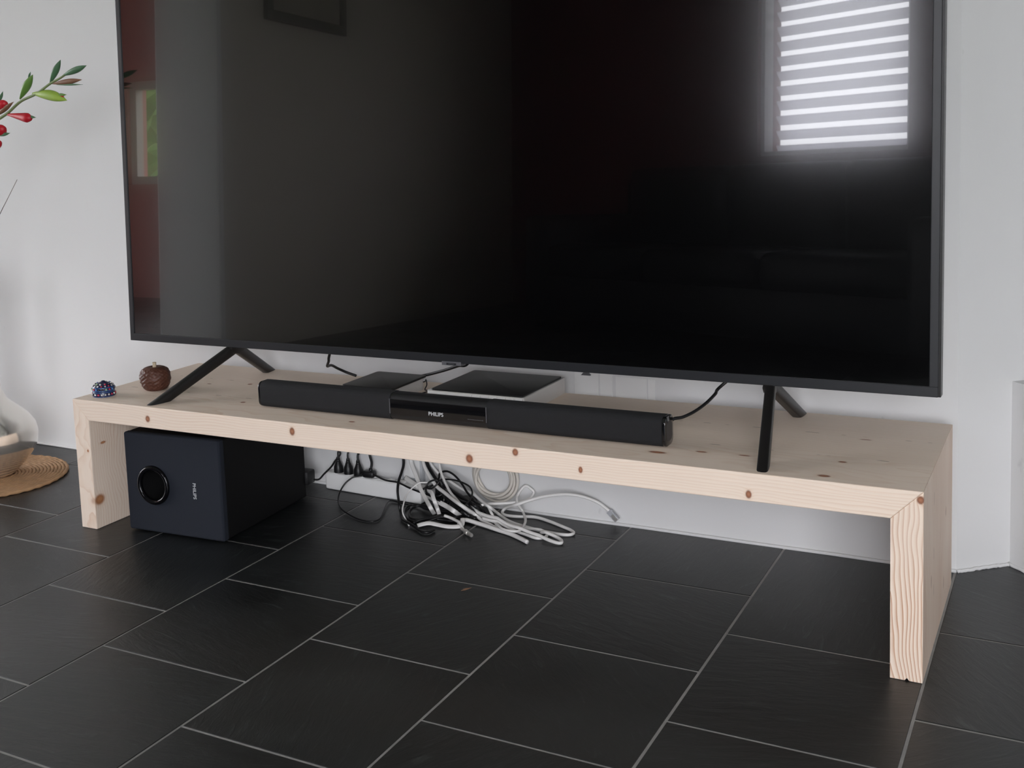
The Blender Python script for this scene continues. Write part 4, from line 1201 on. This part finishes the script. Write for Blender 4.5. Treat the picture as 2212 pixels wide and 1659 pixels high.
slim = lambda t: .25 + .75 * math.sin(t * math.pi) if t < .5 else max(.02, math.sin(t * math.pi) ** 1.1)
cup = lambda t: .22 + .78 * min(1, t / .75) ** 1.1 if t < .88 else max(.35, 1 - (t - .88) / .12 * .6)
petal('bud', (43, 214), (71, 161), 16, BUDG, spin, .7)
petal('bud_tip', (61, 170), (66, 155), 4, BUDD, slim)
petal('bud', (108, 180), (131, 129), 13, BUDD, spin, .6)
petal('bud', (136, 163), (187, 141.5), 13, BUDD, spin, .6)
petal('bud', (113, 181), (177, 172), 11, BUDR, spin, .6)
petal('bud_tip', (122, 183), (179, 182.5), 4, BUDD, slim)
petal('bud', (70, 202), (145, 217), 21, BUDL, spin, .6, bend=.35)
petal('bud_tip', (118, 206), (144, 204.5), 7, BUDG, slim)
petal('bud_heart', (124, 209), (139, 209), 7, RED, slim)
petal('flower', (15, 247), (68, 256), 19, RED, cup, .75)
petal('flower_tip', (55, 251), (78, 254), 6, BUDD, slim)
petal('flower', (-22, 244), (14, 222), 20, RED, cup, .75, dy=-.004)
petal('spathe', (-8, 250), (30, 219.5), 10, BUDR, slim, .5, dy=-.008)
petal('flower_tip', (-2, 221), (6.5, 197), 6, BUDD, slim)
petal('flower', (-28, 296), (11, 277), 22, RED, cup, .75)
petal('flower_tip', (-4, 293), (22, 287.5), 7, BUDD, slim)
petal('flower_tip', (-6, 279), (7, 270), 5, BUDG, slim)
petal('flower', (-36, 322), (2, 308), 18, RED, cup, .75)
tw = bm_obj('dry_twig', tube_bm([(VX - .006, VY + .006, .26), (VX - .004, VY + .006, .40), (VX - .004, VY + .004, .55), at(-22, 512, y=.172), at(0, 462, y=.17), at(16, 430, y=.17), at(37, 388, y=.17)], .0011, 6, 6, taper=lambda t: 1.2 - .7 * t), DRY, None, True)
tag(tw, 'thin dry twig rising out of the vase below the gladiolus', 'twig')

# ------------------------------------------------------------------ floor crumb
lc = at(1005, 1275, z=.0)
lf = mesh_obj('leaf_crumb', [lc + Vector(q) for q in ((-.006, -.006, .0004), (.001, -.003, .0012), (.008, .009, .003), (-.001, .003, .0025), (-.005, -.005, .0), (.001, -.002, .0006), (.007, .008, .002))],
              [(0, 1, 3), (1, 2, 3), (4, 5, 1, 0), (5, 6, 2, 1), (6, 4, 0, 3, 2), (4, 6, 5)], plain('dry_leaf', (.22, .12, .07, 1), .8))
tag(lf, 'tiny dry brown leaf crumb lying on a slate tile', 'leaf')

# ------------------------------------------------------------------ furniture behind the camera, mirrored in the screen
pf = empty('picture', (-1.575, -2.62, 1.95), 'framed picture on the cream partition wall, mirrored in the television', 'picture')
b = bmesh.new()
py0, py1, pz0, pz1 = -2.93, -2.26, 1.575, 2.25
for q in ((py0, py1, pz0, pz0 + .05), (py0, py1, pz1 - .05, pz1), (py0, py0 + .05, pz0 + .05, pz1 - .05), (py1 - .05, py1, pz0 + .05, pz1 - .05)):
    join_bm(b, box_bm(-1.581, -1.555, q[0], q[1], q[2], q[3], .003))
bm_obj('picture_frame', b, PICFRAME, pf, world=True)
bm_obj('print', box_bm(-1.579, -1.566, py0 + .045, py1 - .045, pz0 + .045, pz1 - .045), PICTURE, pf, world=True)

so = empty('sofa', wp(-.48, .5, 0), 'black leather sofa below the shuttered window, mirrored in the television', 'sofa', rz=math.atan2(WU.y, WU.x))
bm_obj('base', box_bm(-1.25, 1.25, -.42, .42, .06, .30, .03), LEATHER, so, True, angle=40)
for i in range(3):
    bm_obj('seat_cushion', box_bm(-1.06 + i * .706, -.36 + i * .706, -.28, .44, .29, .46, .05, 3), LEATHER, so, True, angle=40)
    bm_obj('back_cushion', box_bm(-1.06 + i * .706, -.36 + i * .706, -.40, -.20, .42, .88, .05, 3), LEATHER, so, True, angle=40)
bm_obj('backrest', box_bm(-1.25, 1.25, -.46, -.38, .06, .82, .03), LEATHER, so, True, angle=40)
for x in (-1.25, 1.06):
    bm_obj('armrest', box_bm(x, x + .19, -.44, .43, .06, .62, .05, 3), LEATHER, so, True, angle=40)
for (x, y) in ((-1.18, -.36), (1.18, -.36), (-1.18, .36), (1.18, .36)):
    bm_obj('leg', box_bm(x - .02, x + .02, y - .02, y + .02, 0, .065), STAND, so)
